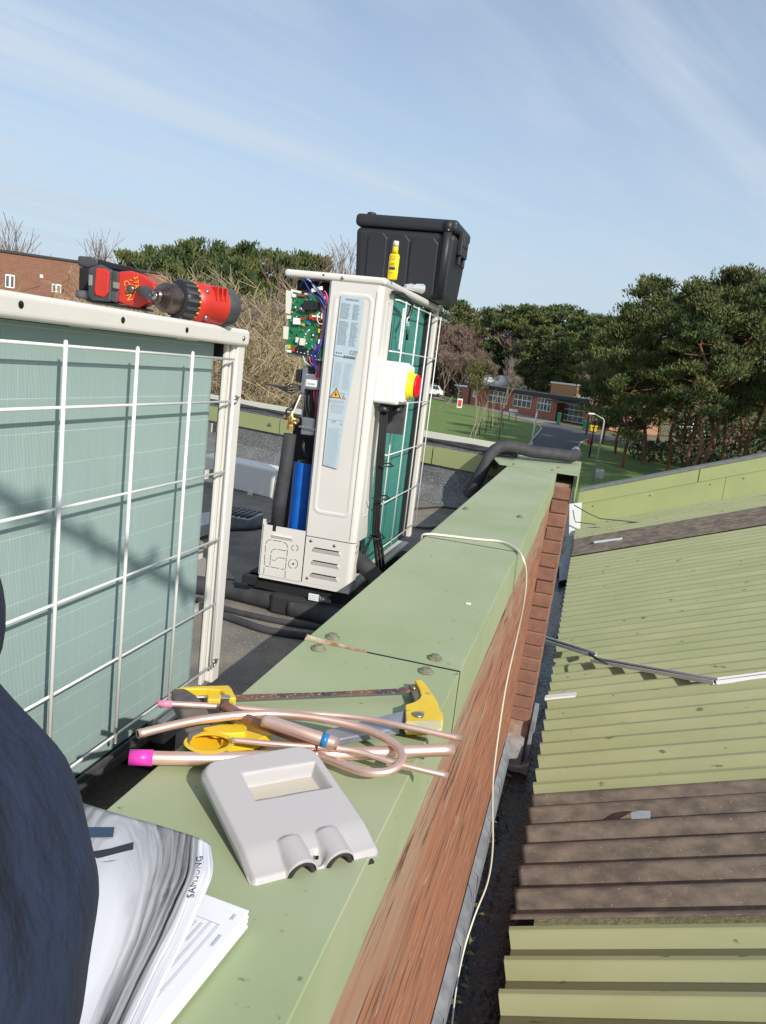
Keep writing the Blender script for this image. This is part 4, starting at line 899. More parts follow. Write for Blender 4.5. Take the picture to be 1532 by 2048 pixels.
# ------------------------------------------------------------------ drill on the near unit's lid
def drill():
    g = lambda u, v, y: PY(u, v, y)
    t = thing('cordless_drill', 'scuffed red and black cordless drill lying on the near unit lid, chuck towards the camera', 'drill', g(310,615,1.33))
    A = g(462,617,1.455); B_ = g(308,591,1.30)      # rear and chuck tip on the axis
    ax = (B_-A).normalized(); L = (B_-A).length
    sidev = ax.cross(Vector((0,0,1))).normalized(); upv = sidev.cross(ax)
    lathe = lambda m, prof, n=24, mi=0, sm=True: m.lathe(A, ax, [(r, h*L) for r, h in prof], n, mi, sm)
    m = MB(); lathe(m, [(.018,-.02),(.031,0),(.0355,.05),(.0365,.17),(.035,.19)]); m.build('rear_housing', M['darkgrey'], t)
    m = MB(); lathe(m, [(.0345,.15),(.0365,.18),(.036,.40),(.037,.44),(.0365,.56),(.033,.57)]); h = m.build('motor_housing', M['red'], t)
    m = MB()
    for k in range(3): m.ob(A+ax*L*(.24+.06*k)+sidev*-.026+upv*.021, ax*.0016, sidev*.012, upv*.012)
    m.each('housing_rib', M['red'], h, bevel=.001)
    m = MB(); vd = (-A).normalized()
    c = A+ax*L*.24; m.ob(c+vd*.034-upv*.004, ax*.013, vd*.005, upv*.014); m.each('side_boss', M['red'], h, bevel=.002)
    m = MB(); m.ob(c+vd*.037-upv*.004, ax*.007, vd*.004, upv*.010); m.each('direction_switch', M['black'], h, bevel=.001)
    for a, b in ((.47,.022),(.45,-.024)):
        m = MB(); vv = (vd - ax*vd.dot(ax)).normalized(); uu = vv.cross(ax).normalized(); 
        if uu.z < 0: uu = -uu
        m.lathe(A+ax*L*a+vv*.028+uu*b, vv, [(.0045,-.002),(.0045,.003),(.003,.0045)], 10); m.each('housing_screw', M['screw'], h)
    m = MB(); lathe(m, [(.034,.56),(.0365,.57),(.036,.70),(.032,.735)]); r_ = m.build('torque_ring', M['black'], t)
    m = MB()
    for k in range(16):
        a = math.pi*2*k/16; d = sidev*math.cos(a)+upv*math.sin(a); e = -sidev*math.sin(a)+upv*math.cos(a); m.ob(A+ax*L*.655+d*.0355, ax*.012, d*.0022, e*.0032)
    m.build('ring_ribs', M['darkgrey'], r_, bevel=.0008)
    m = MB()
    for k in range(22):
        a = math.pi*2*k/22; d = sidev*math.cos(a)+upv*math.sin(a); e = -sidev*math.sin(a)+upv*math.cos(a); m.ob(A+ax*L*.578+d*.0370, ax*.0022, d*.0003, e*(.0008+.0010*(k%2)))
    m.build('ring_numbers', M['yellowpen'], r_)
    m = MB(); lathe(m, [(.024,.73),(.0268,.74),(.027,.80),(.0265,.875),(.0245,.885),(.0245,.90),(.0228,.902),(.0228,.915),(.0205,.918),(.0205,.93),(.0178,.933),(.0178,.947),(.0145,.95),(.0145,.965),(.0125,.985),(.006,.99)], 40, sm=False); ck = m.build('chuck', M['chuck'], t)
    m = MB(); lathe(m, [(.007,.975),(.006,1.0)], 10); 
    for k in range(3):
        a = math.pi*2*k/3; d = sidev*math.cos(a)+upv*math.sin(a); m.ob(A+ax*L*.99+d*.006, ax*.007, d*.002, d.cross(ax)*.002)
    m.build('chuck_jaws', M['screw'], ck)
    # handle and foot going left behind the chuck to the battery
    H0 = g(400,606,1.44); H1 = g(296,586,1.42)
    m = MB(); m.tube([H0, H0.lerp(H1,.4), H1], [.019,.018,.021], 14); m.build('handle', M['darkgrey'], t)
    vd = Vector((.42,-.9,0)).normalized()
    def slab(px, y, th, name, mt, parent=t, bev=.004, d=None):
        P = [g(u, v, y) for u, v in px]; m = MB(); m.prism(P[::-1], th, 0, d or (-.35,.94,0)); return m.build(name, mt, parent, bevel=bev)
    f = slab([(236,543),(262,541),(288,549),(309,566),(313,580),(300,605),(278,616),(258,612),(234,603)], 1.385, .055, 'foot', M['red'], bev=.005)
    m = MB(); o_ = g(248,566,1.3845)
    m.text('CON', g(247,561,1.3825), (.30,.0,-1), (1,.0,.25), .0165, 0, sp=1.05)
    m.text('STRT', g(268,553,1.3825), (.15,.0,-1), (1,.0,.2), .0125, 0, sp=1.2)
    m.text('/ /', g(258,559,1.3825), (.2,.0,-1), (1,.0,.2), .0105, 0, sp=1.2)
    m.build('marker_writing', M['yellowpen'], f)
    m = MB(); m.lathe(g(262,579,1.384), (.3,-.95,0), [(.0085,0),(.0085,.003),(.004,.0045)], 14); m.lathe(g(280,580,1.38), (.55,-.83,0), [(.005,0),(.004,.02)], 10); m.build('bit_clip', M['chuck'], f)
    m = MB(); m.tube([g(277,581,1.40), g(292,583,1.36), g(300,590,1.34)], [.008,.011,.010], 12); m.build('trigger_guard', M['darkgrey'], t)
    slab([(222,541),(238,543),(236,606),(219,602)], 1.386, .06, 'foot_band', M['darkgrey'])
    b = slab([(176,536),(200,528),(224,540),(222,604),(180,600),(176,590)], 1.384, .075, 'battery', M['darkgrey'])
    slab([(192,535),(210,537),(219,543),(217,585),(208,595),(190,590),(188,580)], 1.380, .02, 'battery_grip', M['red'], b, .003)
    slab([(177,549),(185,550),(184,572),(176,571)], 1.381, .02, 'battery_badge', mat('warm_grey_plastic', (.25,.24,.21), .6), b, .002)
    m = MB(); m.ob(g(233,571,1.383), (.006,0,-.0005), (0,.004,0), (0,0,.006)); m.build('battery_latch', mat('olive_grey', (.22,.22,.16), .5), b, bevel=.0015)
    slab([(155,511),(182,513),(196,519),(196,531),(176,536),(155,531)], 1.43, .05, 'battery_rail', M['darkgrey'], b, .004)
    slab([(158,534),(178,536),(178,582),(157,580)], 1.43, .05, 'battery_back', M['blackm'], b, .003)
    slab([(151,579),(178,581),(182,603),(148,594)], 1.40, .05, 'battery_corner', mat('scuffed_grey', (.13,.13,.14), .6, col2=(.03,.03,.03), scale=90), b, .004)
    slab([(196,517),(226,526),(262,533),(290,547),(286,552),(236,541),(196,534)], 1.43, .05, 'belt_hook', M['black'], t, .004)
    slab([(170,598),(225,606),(300,618),(296,622),(222,611),(172,603)], 1.39, .05, 'underside', M['black'], t, .002)
drill()

# ------------------------------------------------------------------ black storage box, spray bottle, clear wrapper on the far unit
def storage_box():
    t = thing('storage_box', 'big black plastic storage box with lid standing on the far unit', 'storage box', (-.78, 3.2, .262))
    z0 = .2575; zl = .503; z1 = .556; x0, x1 = -.995, -.600; y0, y1 = 3.06, 3.36; tp = .016
    m = MB(); m.hexa([(x0+tp,y0+tp,z0),(x1-tp,y0+tp,z0),(x1-tp,y1-tp,z0),(x0+tp,y1-tp,z0),(x0,y0,zl),(x1,y0,zl),(x1,y1,zl),(x0,y1,zl)]); b = m.build('box_body', M['crate'], t, bevel=.022, seg=4)
    def fy(z): return y0+tp*(zl-z)/(zl-z0)
    def panel(xa, xb, za, zb, dep):
        m = MB(); r = .02
        pts = [(xa,za),(xb,za),(xb,zb-r),(xb-r,zb),(xa+r,zb),(xa,zb-r)]
        m.prism([(x, fy(z)-dep, z) for x, z in pts], dep+.004, 0, (0,1,0)); return m.build('recess_panel', M['crate'], b, bevel=.005)
    panel(x0+.055, -.862, z0+.012, zl-.016, .006); panel(-.852, -.775, z0+.012, zl-.018, .0045); panel(-.770, x1-.062, z0+.012, zl-.022, .006)
    m = MB(); m.box(x0-.004,x1+.004,y0-.004,y1+.004,zl+.002,z1-.004); l = m.build('box_lid', M['crate'], t, bevel=.016, seg=4)
    m = MB(); m.lathe((x0+.05,y0+.03,z1-.006), (0,0,1), [(.02,0),(.016,.01),(.005,.013)], 10); m.build('lid_lug', M['crate'], l)
    m = MB()
    xk = x1-.030
    m.tube([(xk-.008,fy(z0)-.004,z0+.012),(xk-.004,fy(.4)-.007,.4),(xk,y0-.008,zl)], .016, 10); m.tube([(xk,y0-.006,zl),(xk,y0-.008,z1-.012)], .016, 10); rb = m.build('corner_rib', M['crate'], b)
    m = MB()
    for k in range(9): z = z0+.025+k*.026; m.tube([(xk-.006,fy(z)-.004,z-.0012),(xk-.006,fy(z)-.004,z+.0012)], .0172, 10)
    m.build('rib_notches', M['blackm'], rb)
    m = MB(); m.box(x1-.003,x1+.016,3.13,3.26,.435,.525); m.box(x1+.010,x1+.020,3.15,3.24,.47,.52); m.box(x1-.002,x1+.012,3.14,3.16,.40,.44); m.box(x1-.002,x1+.012,3.23,3.25,.40,.44); m.build('latch', M['crate'], l, bevel=.004)
    m = MB(); m.ball((xk+.004,y0-.024,zl+.006), .0035, 0, 5); m.build('rivet', M['steel'], l)
storage_box()
def bottle():
    c = Vector((PY(783,568,2.50).x, 2.50, .2575)); t = thing('spray_bottle', 'yellow sun lotion spray bottle with a clear cap on the far unit lid', 'bottle', c); t.scale = (.95,.95,.82)
    h = .135
    prof = [(.014,0),(.0165,.004),(.0175,.03),(.0168,.045),(.0178,.062),(.0172,.072),(.0176,.085),(.015,.094),(.0095,.098)]
    m = MB(); m.lathe(c, (0,0,1), prof, 20, sx=((1,0,0),(0,.62,0))); b = m.build('bottle_body', M['sunyellow'], t)
    m = MB(); m.lathe(c, (0,0,1), [(.0105,.096),(.0098,.112),(.0090,.128)], 16); m.build('spray_collar', M['sunyellow'], t)
    m = MB(); m.lathe(c, (0,0,1), [(.0102,.122),(.0092,.140),(.0085,.1425)], 16); m.build('clear_cap', M['bcap'], t)
    m = MB(); y = c.y-.0118
    m.text('SUN', (c.x-.002,y-.0003,c.z+.073), (1,0,0), (0,0,1), .0085, 0, 'CENTER', .9); m.tube([(c.x-.009+.009*(1-math.cos(R_(18*i))),y-.0003,c.z+.083+.004*math.sin(R_(18*i))) for i in range(11)], .0005, 4, 0)
    for k in range(2): m.box(c.x-.008,c.x+.006,y-.0005,y,c.z+.058-k*.005,c.z+.0592-k*.005)
    m.text('50+', (c.x-.003,y-.0005,c.z+.022), (1,0,0), (0,0,1), .009, 0, 'CENTER')
    m.box(c.x-.011,c.x+.009,y-.0008,y,c.z+.037,c.z+.046,1)
    m.build('bottle_print', [M['browntxt'], M['navytxt']], b)
bottle()
m = MB(); base = PX(815,585,-.71); rr = random.Random(8)
c = Vector((base.x, base.y, .2585)); vs = []; nn_ = 10
for i in range(6):
    for j in range(nn_):
        a = 2*math.pi*j/nn_; r = (.012+.016*i/5)*(1+.25*rr.uniform(-1,1)); vs.append(c+Vector((.006*i+math.cos(a)*.005*(1+i*.3), -.045+.028*i, .006+r*(1+math.sin(a))*.55)))
m.add(vs, [(i*nn_+j, i*nn_+(j+1)%nn_, (i+1)*nn_+(j+1)%nn_, (i+1)*nn_+j) for i in range(5) for j in range(nn_)], 0, False)
tag(m.build('plastic_wrapper', M['clear']), 'crumpled clear plastic wrapper beside the yellow bottle on the far unit lid', 'plastic wrapper')

# ------------------------------------------------------------------ things lying on the coping
ZT_ = ZC+.0035
def zpath(pts):
    P = [PZ(u, v, z) for u, v, z in pts]; Q = []
    for i in range(len(P)-1):
        a = P[max(i-1,0)]; b = P[i]; c = P[i+1]; d = P[min(i+2,len(P)-1)]
        for k in range(6):
            s = k/6; Q.append(.5*((2*b)+(c-a)*s+(2*a-5*b+4*c-d)*s*s+(3*b-a-3*c+d)*s**3))
    return Q+[P[-1]]
def saw():
    t = thing('hacksaw', 'worn yellow hacksaw lying under the copper pipes on the coping', 'hacksaw', PZ(600,1440,ZT_))
    def s(px, z, h, name, mt, par=t, bev=.002): m = MB(); m.prism([PZ(u, v, z) for u, v in px][::-1], h); return m.build(name, mt, par, bevel=bev)
    z = ZT_+.001
    # front grip
    F2 = lambda L_: [(780+x/9.306, 1350+y/9.306) for x, y in L_]
    s(F2([(440,270),(560,265),(640,340),(740,490),(860,680),(915,870),(960,900),(965,1050),(880,1085),(760,1110),(540,1125),(270,1120),(262,740),(420,690),(520,625),(555,560),(520,430)]), z, .017, 'front_grip', M['yellow'])
    s(F2([(285,890),(960,880),(962,1040),(880,1085),(270,1075)]), z+.016, .0035, 'grip_band', M['yellowpale'])
    s(F2([(330,300),(440,280),(530,430),(560,560),(520,630),(450,660),(430,560),(370,420)]), z+.001, .012, 'inner_pad', M['sawgrey'])
    m = MB(); m.lathe(PZ(836,1431,z+.017), (0,0,1), [(.0085,0),(.0085,.0025),(.006,.0035),(.002,.0036)], 16); m.build('clamp_bolt', M['screw'], t)
    m = MB(); m.ball(PZ(828,1377,z+.016), .0028, 0, 5); m.build('blade_pin', M['brass'], t)
    # frame bar
    s([(650,1474),(812,1433),(812,1466),(640,1500)], z+.002, .011, 'frame_bar', M['sawbar'])
    s([(806,1436),(812,1435),(812,1470),(800,1472)], z+.001, .014, 'bar_ferrule', M['black'])
    # blade, lying flat
    s([(462,1391),(640,1386),(822,1377),(822,1385),(640,1393),(462,1400)], z+.010, .0012, 'blade', M['blade'], bev=0)
    # handle: top arm, grip, lower guard (pixels from a close look)
    G = lambda L_: [(330+x/5.107, 1360+y/5.107) for x, y in L_]
    s(G([(90,205),(160,185),(400,172),(640,165),(672,200),(720,300),(650,300),(560,215),(420,205),(200,205),(110,220)]), z, .018, 'handle_arm', M['yellow'])
    s(G([(160,186),(400,165),(660,162),(672,198),(640,196),(400,183)]), z+.0175, .002, 'arm_bar', M['steel'])
    s(G([(425,205),(570,210),(560,265),(430,262)]), z+.012, .010, 'trigger_block', M['yellow'])
    s(G([(60,210),(200,205),(330,290),(400,380),(480,520),(420,560),(300,570),(200,560),(130,420),(60,290)]), z-.0005, .020, 'rubber_grip', M['sawgrey'], bev=.005)
    s(G([(560,330),(760,340),(900,460),(1060,560),(1080,640),(900,720),(640,745),(560,700),(700,560),(700,470)]), z, .013, 'handle_shell', M['yellow'])
    # open loop at the bottom of the handle
    cx, cy = 450, 640; vs = []; n = 28
    def el(rx, ry, k, zz): a = 2*math.pi*k/n; u, v = 330+(cx+rx*math.cos(a))/5.107, 1360+(cy+ry*math.sin(a)+ -40*math.cos(a)*.0)/5.107; return PZ(u, v, zz)
    m = MB(); vs = []
    for rx, ry, zz in ((262,110,z),(262,112,z+.020),(200,76,z+.020),(196,72,z+.002)):
        vs += [el(rx, ry, k, zz) for k in range(n)]
    m.add(vs, [(i*n+k, i*n+(k+1)%n, (i+1)*n+(k+1)%n, (i+1)*n+k) for i in range(3) for k in range(n)], 0, False)
    m.build('handle_loop', M['yellow'], t, bevel=.0015)
    m = MB(); m.add([el(198,74,k,z+.004) for k in range(n)], [tuple(range(n))]); m.build('loop_web', M['yellow'], t)
    s(G([(230,560),(330,520),(400,515),(360,560),(290,590),(250,650),(262,690),(225,650)]), z+.018, .003, 'loop_trim', M['sawgrey'])
    s(G([(380,540),(560,505),(840,500),(820,590),(680,600),(500,600)]), z+.012, .008, 'guard_wing', M['yellow'])
    m = MB(); m.text('101', PZ(841,1421,z+.0205-.002), (0.05,-1,0), (1,.1,0), .011, 0); m.build('grip_number', M['sawgrey'], t)
saw()
def pipe(name, label, pts, r, mt='copper', cap=None, capm='pinkcap', caplen=3, open_=True, extra=None):
    Q = zpath(pts)
    t = thing(name, label, 'copper pipe', Q[len(Q)//2], 'bright copper pipe offcuts')
    m = MB(); m.hollow(Q, r, r*.86, 16); m.build('pipe_tube', M[mt], t)
    if cap:
        q = MB(); d = (Q[1]-Q[0]).normalized(); q.tube([Q[0]-d*.002, Q[0]+d*cap], r*1.16, 16); q.build('end_cap', M[capm], t)
    if extra:
        i0 = int(len(Q)*extra[0]); i1 = max(i0+1, int(len(Q)*extra[1])); q = MB(); q.tube(Q[i0:i1+1], r*1.03, 16); q.build(extra[2], M[extra[3]], t)
    return t
b = ZT_
pipe('copper_pipe', 'fat straight copper pipe with a magenta end cap', [(262,1515,b+.012),(440,1517,b+.012),(640,1510,b+.012),(906,1499,b+.012)], .0084, cap=.026)
pipe('copper_pipe', 'long thin copper pipe with a pale pink end cap', [(319,1407,b+.026),(440,1413,b+.024),(560,1424,b+.024),(700,1433,b+.026),(810,1453,b+.028),(924,1478,b+.026)], .0042, cap=.017, capm='pinkcap2')
pipe('copper_pipe', 'copper pipe bent back on itself in a round loop', [(275,1468,b+.03),(400,1440,b+.033),(530,1428,b+.034),(640,1437,b+.034),(730,1458,b+.030),(785,1485,b+.027),(804,1510,b+.026),(795,1533,b+.024),(768,1545,b+.02),(725,1543,b+.017),(680,1527,b+.015),(630,1508,b+.013)], .0056)
pipe('copper_pipe', 'short fat copper offcut wrapped with blue tape, open end up', [(527,1440,b+.048),(600,1464,b+.044),(676,1489,b+.036)], .0084, extra=(.70,.82,'blue_tape','bluetape'))
pipe('copper_pipe', 'dull brown tarnished copper offcut under the looped pipe', [(446,1411,b+.030),(500,1440,b+.030),(560,1462,b+.031),(640,1492,b+.028)], .0072, mt='oldcopper')
pipe('copper_pipe', 'thin copper pipe with tip sticking over the edge, lowest of the bundle', [(463,1480,b+.027),(560,1489,b+.027),(700,1500,b+.027),(800,1529,b+.022),(896,1552,b+.016)], .0038)

# white service cover, a shell with a window and two pipe humps
def cover():
    o = Vector((-.24887,.65720,-.508)); u = Vector((.69316,.72079,0)); v = Vector((-.7113,.68404,.16171)); v = (v-u*u.dot(v)).normalized(); n = u.cross(v)
    t = thing('service_cover', 'light grey plastic service cover with two pipe humps leaning on the copper pipes', 'service cover', o)
    W, H = .1505, .187; D = .024
    NX, NY = 96, 110
    def sm(x): x = max(0., min(1., x)); return x*x*(3-2*x)
    def inside(a, b):   # rounded outline, returns distance to edge
        w0 = .0; xl = .0 + .008*(b/H)*0; r = .028 if b > H/2 else .008
        ax_, ay_ = min(a, W-a), min(b, H-b)
        if ax_ < r and ay_ < r: return r-math.hypot(r-ax_, r-ay_)
        return min(ax_, ay_)
    hump = [(.0545,.0), (.0985,.0)]
    def height(a, b):
        d = inside(a, b); h = 0.
        h -= .007*(1-sm(d/.007))**2           # rounded rim
        # slight dished centre field
        h -= .0035*sm((a-.024)/.006)*sm((.150-b)/.006+0)*0
        # flat wedge towards the bottom edge
        h -= .012*sm((.045-b)/.045)*(1 if True else 0)*.6
        # hand window
        ra, rb = abs(a-.090)-.046, abs(b-.1265-(a-.09)*-.03)-.0225
        e = max(ra, rb)
        if e < .004: h -= .018*sm((.002-e)/.007)
        for hx, _ in hump:
            q = (a-hx)/.0165; L_ = .046
            if abs(q) < 1.25 and b < L_+.012:
                prof = math.sqrt(max(0, 1-min(1, abs(q))**2)); ln = sm((L_+.008-b)/.018)
                h = max(h, -.009+.0150*prof*ln) if abs(q) < 1 else h
        # screw dimple between humps
        e = math.hypot(a-.0765, b-.012)
        h -= .006*(1-sm((e-.006)/.004))
        return h
    m = MB(); idx = {}; 
    for j in range(NY+1):
        for i in range(NX+1):
            a, b_ = W*i/NX, H*j/NY
            if inside(a, b_) >= -.0009:
                # snap outline vertices
                idx[i, j] = len(m.v); m.v.append(o+u*a+v*b_+n*(height(a, max(b_, .0))))
    for j in range(NY):
        for i in range(NX):
            k = [(i,j),(i+1,j),(i+1,j+1),(i,j+1)]
            if all(q in idx for q in k): m.f.append([idx[q] for q in k]); m.m.append(0); m.s.append(True)
    # skirt from boundary edges
    from collections import Counter
    ec = Counter(); 
    for f in m.f:
        for p, q in zip(f, f[1:]+f[:1]): ec[tuple(sorted((p, q)))] += 1
    inv = {k: ij for ij, k in idx.items()}; low = {}
    def lowv(k):
        if k not in low:
            i, j = inv[k]; a, b_ = W*i/NX, H*j/NY; P = m.v[k]
            d = D*(1-.25*(b_/H)) - .0
            base = o+u*a+v*b_-n*(.0125)
            if j == 0:
                for hx, _ in hump:
                    q = (a-hx)/.0165
                    if abs(q) < 1.0: base = P - n*.0028
            low[k] = len(m.v); m.v.append(base)
        return low[k]
    bf = []
    for f in list(m.f):
        for p, q in zip(f, f[1:]+f[:1]):
            if ec[tuple(sorted((p, q)))] == 1: bf.append((q, p, lowv(p), lowv(q)))
    for f in bf: m.f.append(list(f)); m.m.append(0); m.s.append(False)
    ob = m.build('cover_shell', M['cover'], t)
    # window lining
    q = MB(); nx_, ny_ = 8, 4
    q.ob(o+u*.090+v*.1235-n*.0172, u*.044, v*.020, n*.0006); q.build('window_lining', M['coverin'], t)
    # foam seals under the humps
    for hx, _ in hump:
        q = MB(); q.tube([o+u*(hx+.0135*math.cos(R_(a)))+v*.002+n*(-.019+.0205*math.sin(R_(a))) for a in range(0,181,12)], .0032, 6); q.build('foam_seal', M['rubber'], t)
    q = MB(); q.ob(o+u*.0765+v*.004-n*.0195, u*.010, v*.003, n*.0025); q.ob(o+u*.130+v*.001-n*.020, u*.012, v*.003, n*.0015); q.each('foam_strip', M['rubber'], t, bevel=.001)
    q = MB(); q.lathe(o+u*.0765+v*.012-n*.0062-n*.0, n, [(.0018,-.002),(.0018,.0006)], 10); q.build('screw_hole', M['hole'], t)
cover()

# instruction booklet with a curling printed cover
def booklet():
    t = thing('instruction_booklet', 'instruction booklet with a curled grey swirl cover lying on the coping near the dark clothing', 'booklet', PZ(300,1850,ZT_))
    z = ZT_+.001
    c0 = PZ(497,1822,z+.018); e1 = (PZ(310,2048,z+.018)-c0); e2 = (PZ(412,1780,z+.018)-c0)
    e1.z = e2.z = 0; e1.normalize(); e2 = e2-e1*e1.dot(e2); e2.normalize()
    m = MB(); L1, L2 = .29, .21
    for k in range(9):
        zz = z+.002*k; j = .0007*((k*37) % 5-2)
        a = Vector((c0.x,c0.y,zz))+e1*j; m.hexa([a+e1*0, a+e1*L1, a+e1*L1+e2*L2, a+e2*L2, a+Vector((0,0,.0019)), a+e1*L1+Vector((0,0,.0019)), a+e1*L1+e2*L2+Vector((0,0,.0019)), a+e2*L2+Vector((0,0,.0019))])
    pg = m.build('page_block', M['paper'], t)
    m = MB(); zz = z+.0205
    def on(a, b_): return Vector((c0.x,c0.y,zz))+e2*a+e1*b_
    def ln(a, b_, c, d, w_=.0003): p, q = on(a,b_), on(c,d); s_ = (q-p).cross(Vector((0,0,1))).normalized()*w_; m.add([p-s_,q-s_,q+s_,p+s_], [(0,1,2,3)])
    ln(.012,.03,.012,.13); ln(.06,.03,.06,.13); ln(.012,.03,.06,.03); ln(.012,.13,.06,.13); ln(.02,.03,.02,.13)
    for k in range(6): ln(.026+.006*k,.035,.026+.006*k,.06+.01*(k%3), .0004)
    ln(.006,.012,.006,.02,.0006); ln(.004,.04,.004,.055,.0006)
    m.build('page_print', M['inkl'], pg)
    # printed cover: surface between measured edges
    T = [PZ(120,1592,z+.012), PZ(215,1622,z+.030), PZ(320,1652,z+.048), PZ(395,1676,z+.056), PZ(420,1690,z+.050)]
    Rr = [PZ(420,1690,z+.050), PZ(426,1740,z+.052), PZ(412,1785,z+.048), PZ(375,1870,z+.038), PZ(330,1960,z+.028), PZ(288,2052,z+.022), PZ(240,2150,z+.021)]
    Lf = [PZ(120,1592,z+.012), PZ(90,1700,z+.02), PZ(60,1800,z+.021), PZ(60,1900,z+.021), PZ(60,2000,z+.021), PZ(60,2100,z+.021), PZ(60,2180,z+.021)]
    def cr(P, s):
        k = s*(len(P)-1); i = min(int(k), len(P)-2); f = k-i; a = P[max(i-1,0)]; b = P[i]; c = P[i+1]; d = P[min(i+2,len(P)-1)]
        return .5*((2*b)+(c-a)*f+(2*a-5*b+4*c-d)*f*f+(3*b-a-3*c+d)*f**3)
    N1, N2 = 36, 48; vs = []; uv = []
    for j in range(N2+1):
        l, r = cr(Lf, j/N2), cr(Rr, j/N2)
        for i in range(N1+1):
            s_ = i/N1; p = l.lerp(r, s_); tt = cr(T, s_); t0 = T[0].lerp(T[-1], s_)
            p = p + (tt-t0)*(1-j/N2)**2; vs.append(p); uv.append((s_, 1-j/N2))
    m = MB(); m.add(vs, [(j*(N1+1)+i, j*(N1+1)+i+1, (j+1)*(N1+1)+i+1, (j+1)*(N1+1)+i)[::-1] for j in range(N2) for i in range(N1)], 0, True)
    mt = bpy.data.materials.new('swirl_print'); mt.use_nodes = True; nt_ = mt.node_tree; bb = nt_.nodes['Principled BSDF']; bb.inputs['Roughness'].default_value = .38
    un = nt_.nodes.new('ShaderNodeUVMap'); un.uv_map = 'UVMap'
    def nd(ty): return nt_.nodes.new(ty)
    L = nt_.links.new
    mp = nd('ShaderNodeMapping'); mp.inputs['Location'].default_value = (-.40,-.42,0); mp.inputs['Scale'].default_value = (1.45,.62,1); mp.inputs['Rotation'].default_value = (0,0,R_(14)); L(un.outputs[0], mp.inputs[0])
    vl = nd('ShaderNodeVectorMath'); vl.operation = 'LENGTH'
    n0 = nd('ShaderNodeTexNoise'); n0.inputs['Scale'].default_value = 3.0; n0.inputs['Detail'].default_value = 5; L(mp.outputs[0], n0.inputs['Vector'])
    L(mp.outputs[0], vl.inputs[0])
    ad = nd('ShaderNodeMath'); ad.operation = 'MULTIPLY_ADD'; ad.inputs[1].default_value = .16; L(n0.outputs[0], ad.inputs[0]); L(vl.outputs['Value'], ad.inputs[2])
    gr = nd('ShaderNodeTexGradient'); gr.gradient_type = 'RADIAL'; L(mp.outputs[0], gr.inputs[0])
    cb = nd('ShaderNodeCombineXYZ'); L(ad.outputs[0], cb.inputs[0]); L(gr.outputs[0], cb.inputs[1])
    mp2 = nd('ShaderNodeMapping'); mp2.inputs['Scale'].default_value = (22, 5.5, 1); L(cb.outputs[0], mp2.inputs[0])
    n1 = nd('ShaderNodeTexNoise'); n1.inputs['Scale'].default_value = 1; n1.inputs['Detail'].default_value = 7; n1.inputs['Roughness'].default_value = .65; n1.inputs['Distortion'].default_value = .5; L(mp2.outputs[0], n1.inputs['Vector'])
    # brightness envelope by radius: white eye, grey bands, pale outer margin
    cr_ = nd('ShaderNodeValToRGB'); e = cr_.color_ramp; e.elements[0].position = .22; e.elements[0].color = (.80,.80,.84,1); e.elements[1].position = .95; e.elements[1].color = (.60,.60,.66,1)
    for p_, c_ in ((.32,.62),(.42,.34),(.52,.16),(.60,.22),(.68,.12),(.76,.42),(.84,.58)): q = e.elements.new(p_); q.color = (c_,c_,c_*1.06,1)
    L(ad.outputs[0], cr_.inputs[0])
    st = nd('ShaderNodeMapRange'); st.inputs[1].default_value = .36; st.inputs[2].default_value = .66; st.inputs[3].default_value = -.18; st.inputs[4].default_value = .30; L(n1.outputs[0], st.inputs[0])
    pk = nd('ShaderNodeMapRange'); pk.inputs[1].default_value = .25; pk.inputs[2].default_value = .45; L(ad.outputs[0], pk.inputs[0])
    mu = nd('ShaderNodeMath'); mu.operation = 'MULTIPLY'; L(st.outputs[0], mu.inputs[0]); L(pk.outputs[0], mu.inputs[1])
    ms_ = nd('ShaderNodeMix'); ms_.data_type = 'RGBA'; ms_.blend_type = 'ADD'; ms_.inputs[0].default_value = 1; ms_.clamp_result = True
    L(cr_.outputs[0], ms_.inputs[6]); L(mu.outputs[0], ms_.inputs[7]); L(ms_.outputs[2], bb.inputs['Base Color'])
    ob = m.build('cover_sheet', mt, t)
    ul = ob.data.uv_layers.new(name='UVMap')
    for lp in ob.data.loops: ul.data[lp.index].uv = uv[lp.vertex_index]
    so_ = ob.modifiers.new('thick', 'SOLIDIFY'); so_.thickness = .0006; so_.offset = 1
    def surf(s_, q):   # s across, q down 0..1
        l, r = cr(Lf, q), cr(Rr, q); return l.lerp(r, s_)+(cr(T, s_)-T[0].lerp(T[-1], s_))*(1-q)**2
    # find (s,q) nearest to a pixel ray
    def sq(u, v):
        d = ray(u, v); best = None
        for j in range(0, 61):
            for i in range(0, 41):
                p = surf(i/40, j/60); e_ = (p-d*p.dot(d)).length/p.length
                if best is None or e_ < best[0]: best = (e_, i/40, j/60, p)
        return best
    def patch(px, name, mt_, lift=.0012):
        P = []
        for u, v in px: p = sq(u, v)[3]; d = ray(u, v); P.append(d*p.dot(d)*.9975)
        m = MB(); m.add(P, [tuple(range(len(P)))][::-1]); return m.build(name, mt_, t)
    patch([(158,1654),(229,1654),(226,1674),(160,1675)], 'printed_band', mat('blue_band', (.03,.06,.14), .35))
    patch([(172,1705),(220,1697),(267,1684),(266,1712),(222,1722),(182,1726)], 'printed_band', M['inkd'])
    a, b_ = sq(386,1796)[3], sq(408,1716)[3]; m = MB(); d_ = (b_-a); yv_ = -(sq(440,1762)[3]-sq(396,1755)[3]); yv_ = Vector((-.55,.35,.0)); nrm = Vector((0,0,1))
    yv_ = (yv_-d_.normalized()*yv_.dot(d_.normalized())).normalized()
    L0 = a*.996; m.text('SAMSUNG', (0,0,0), (1,0,0), (0,1,0), 1.0, 0, sp=1.05)
    xs = [p.x for p in m.v]; wdt = max(xs)-min(xs); k = d_.length/wdt
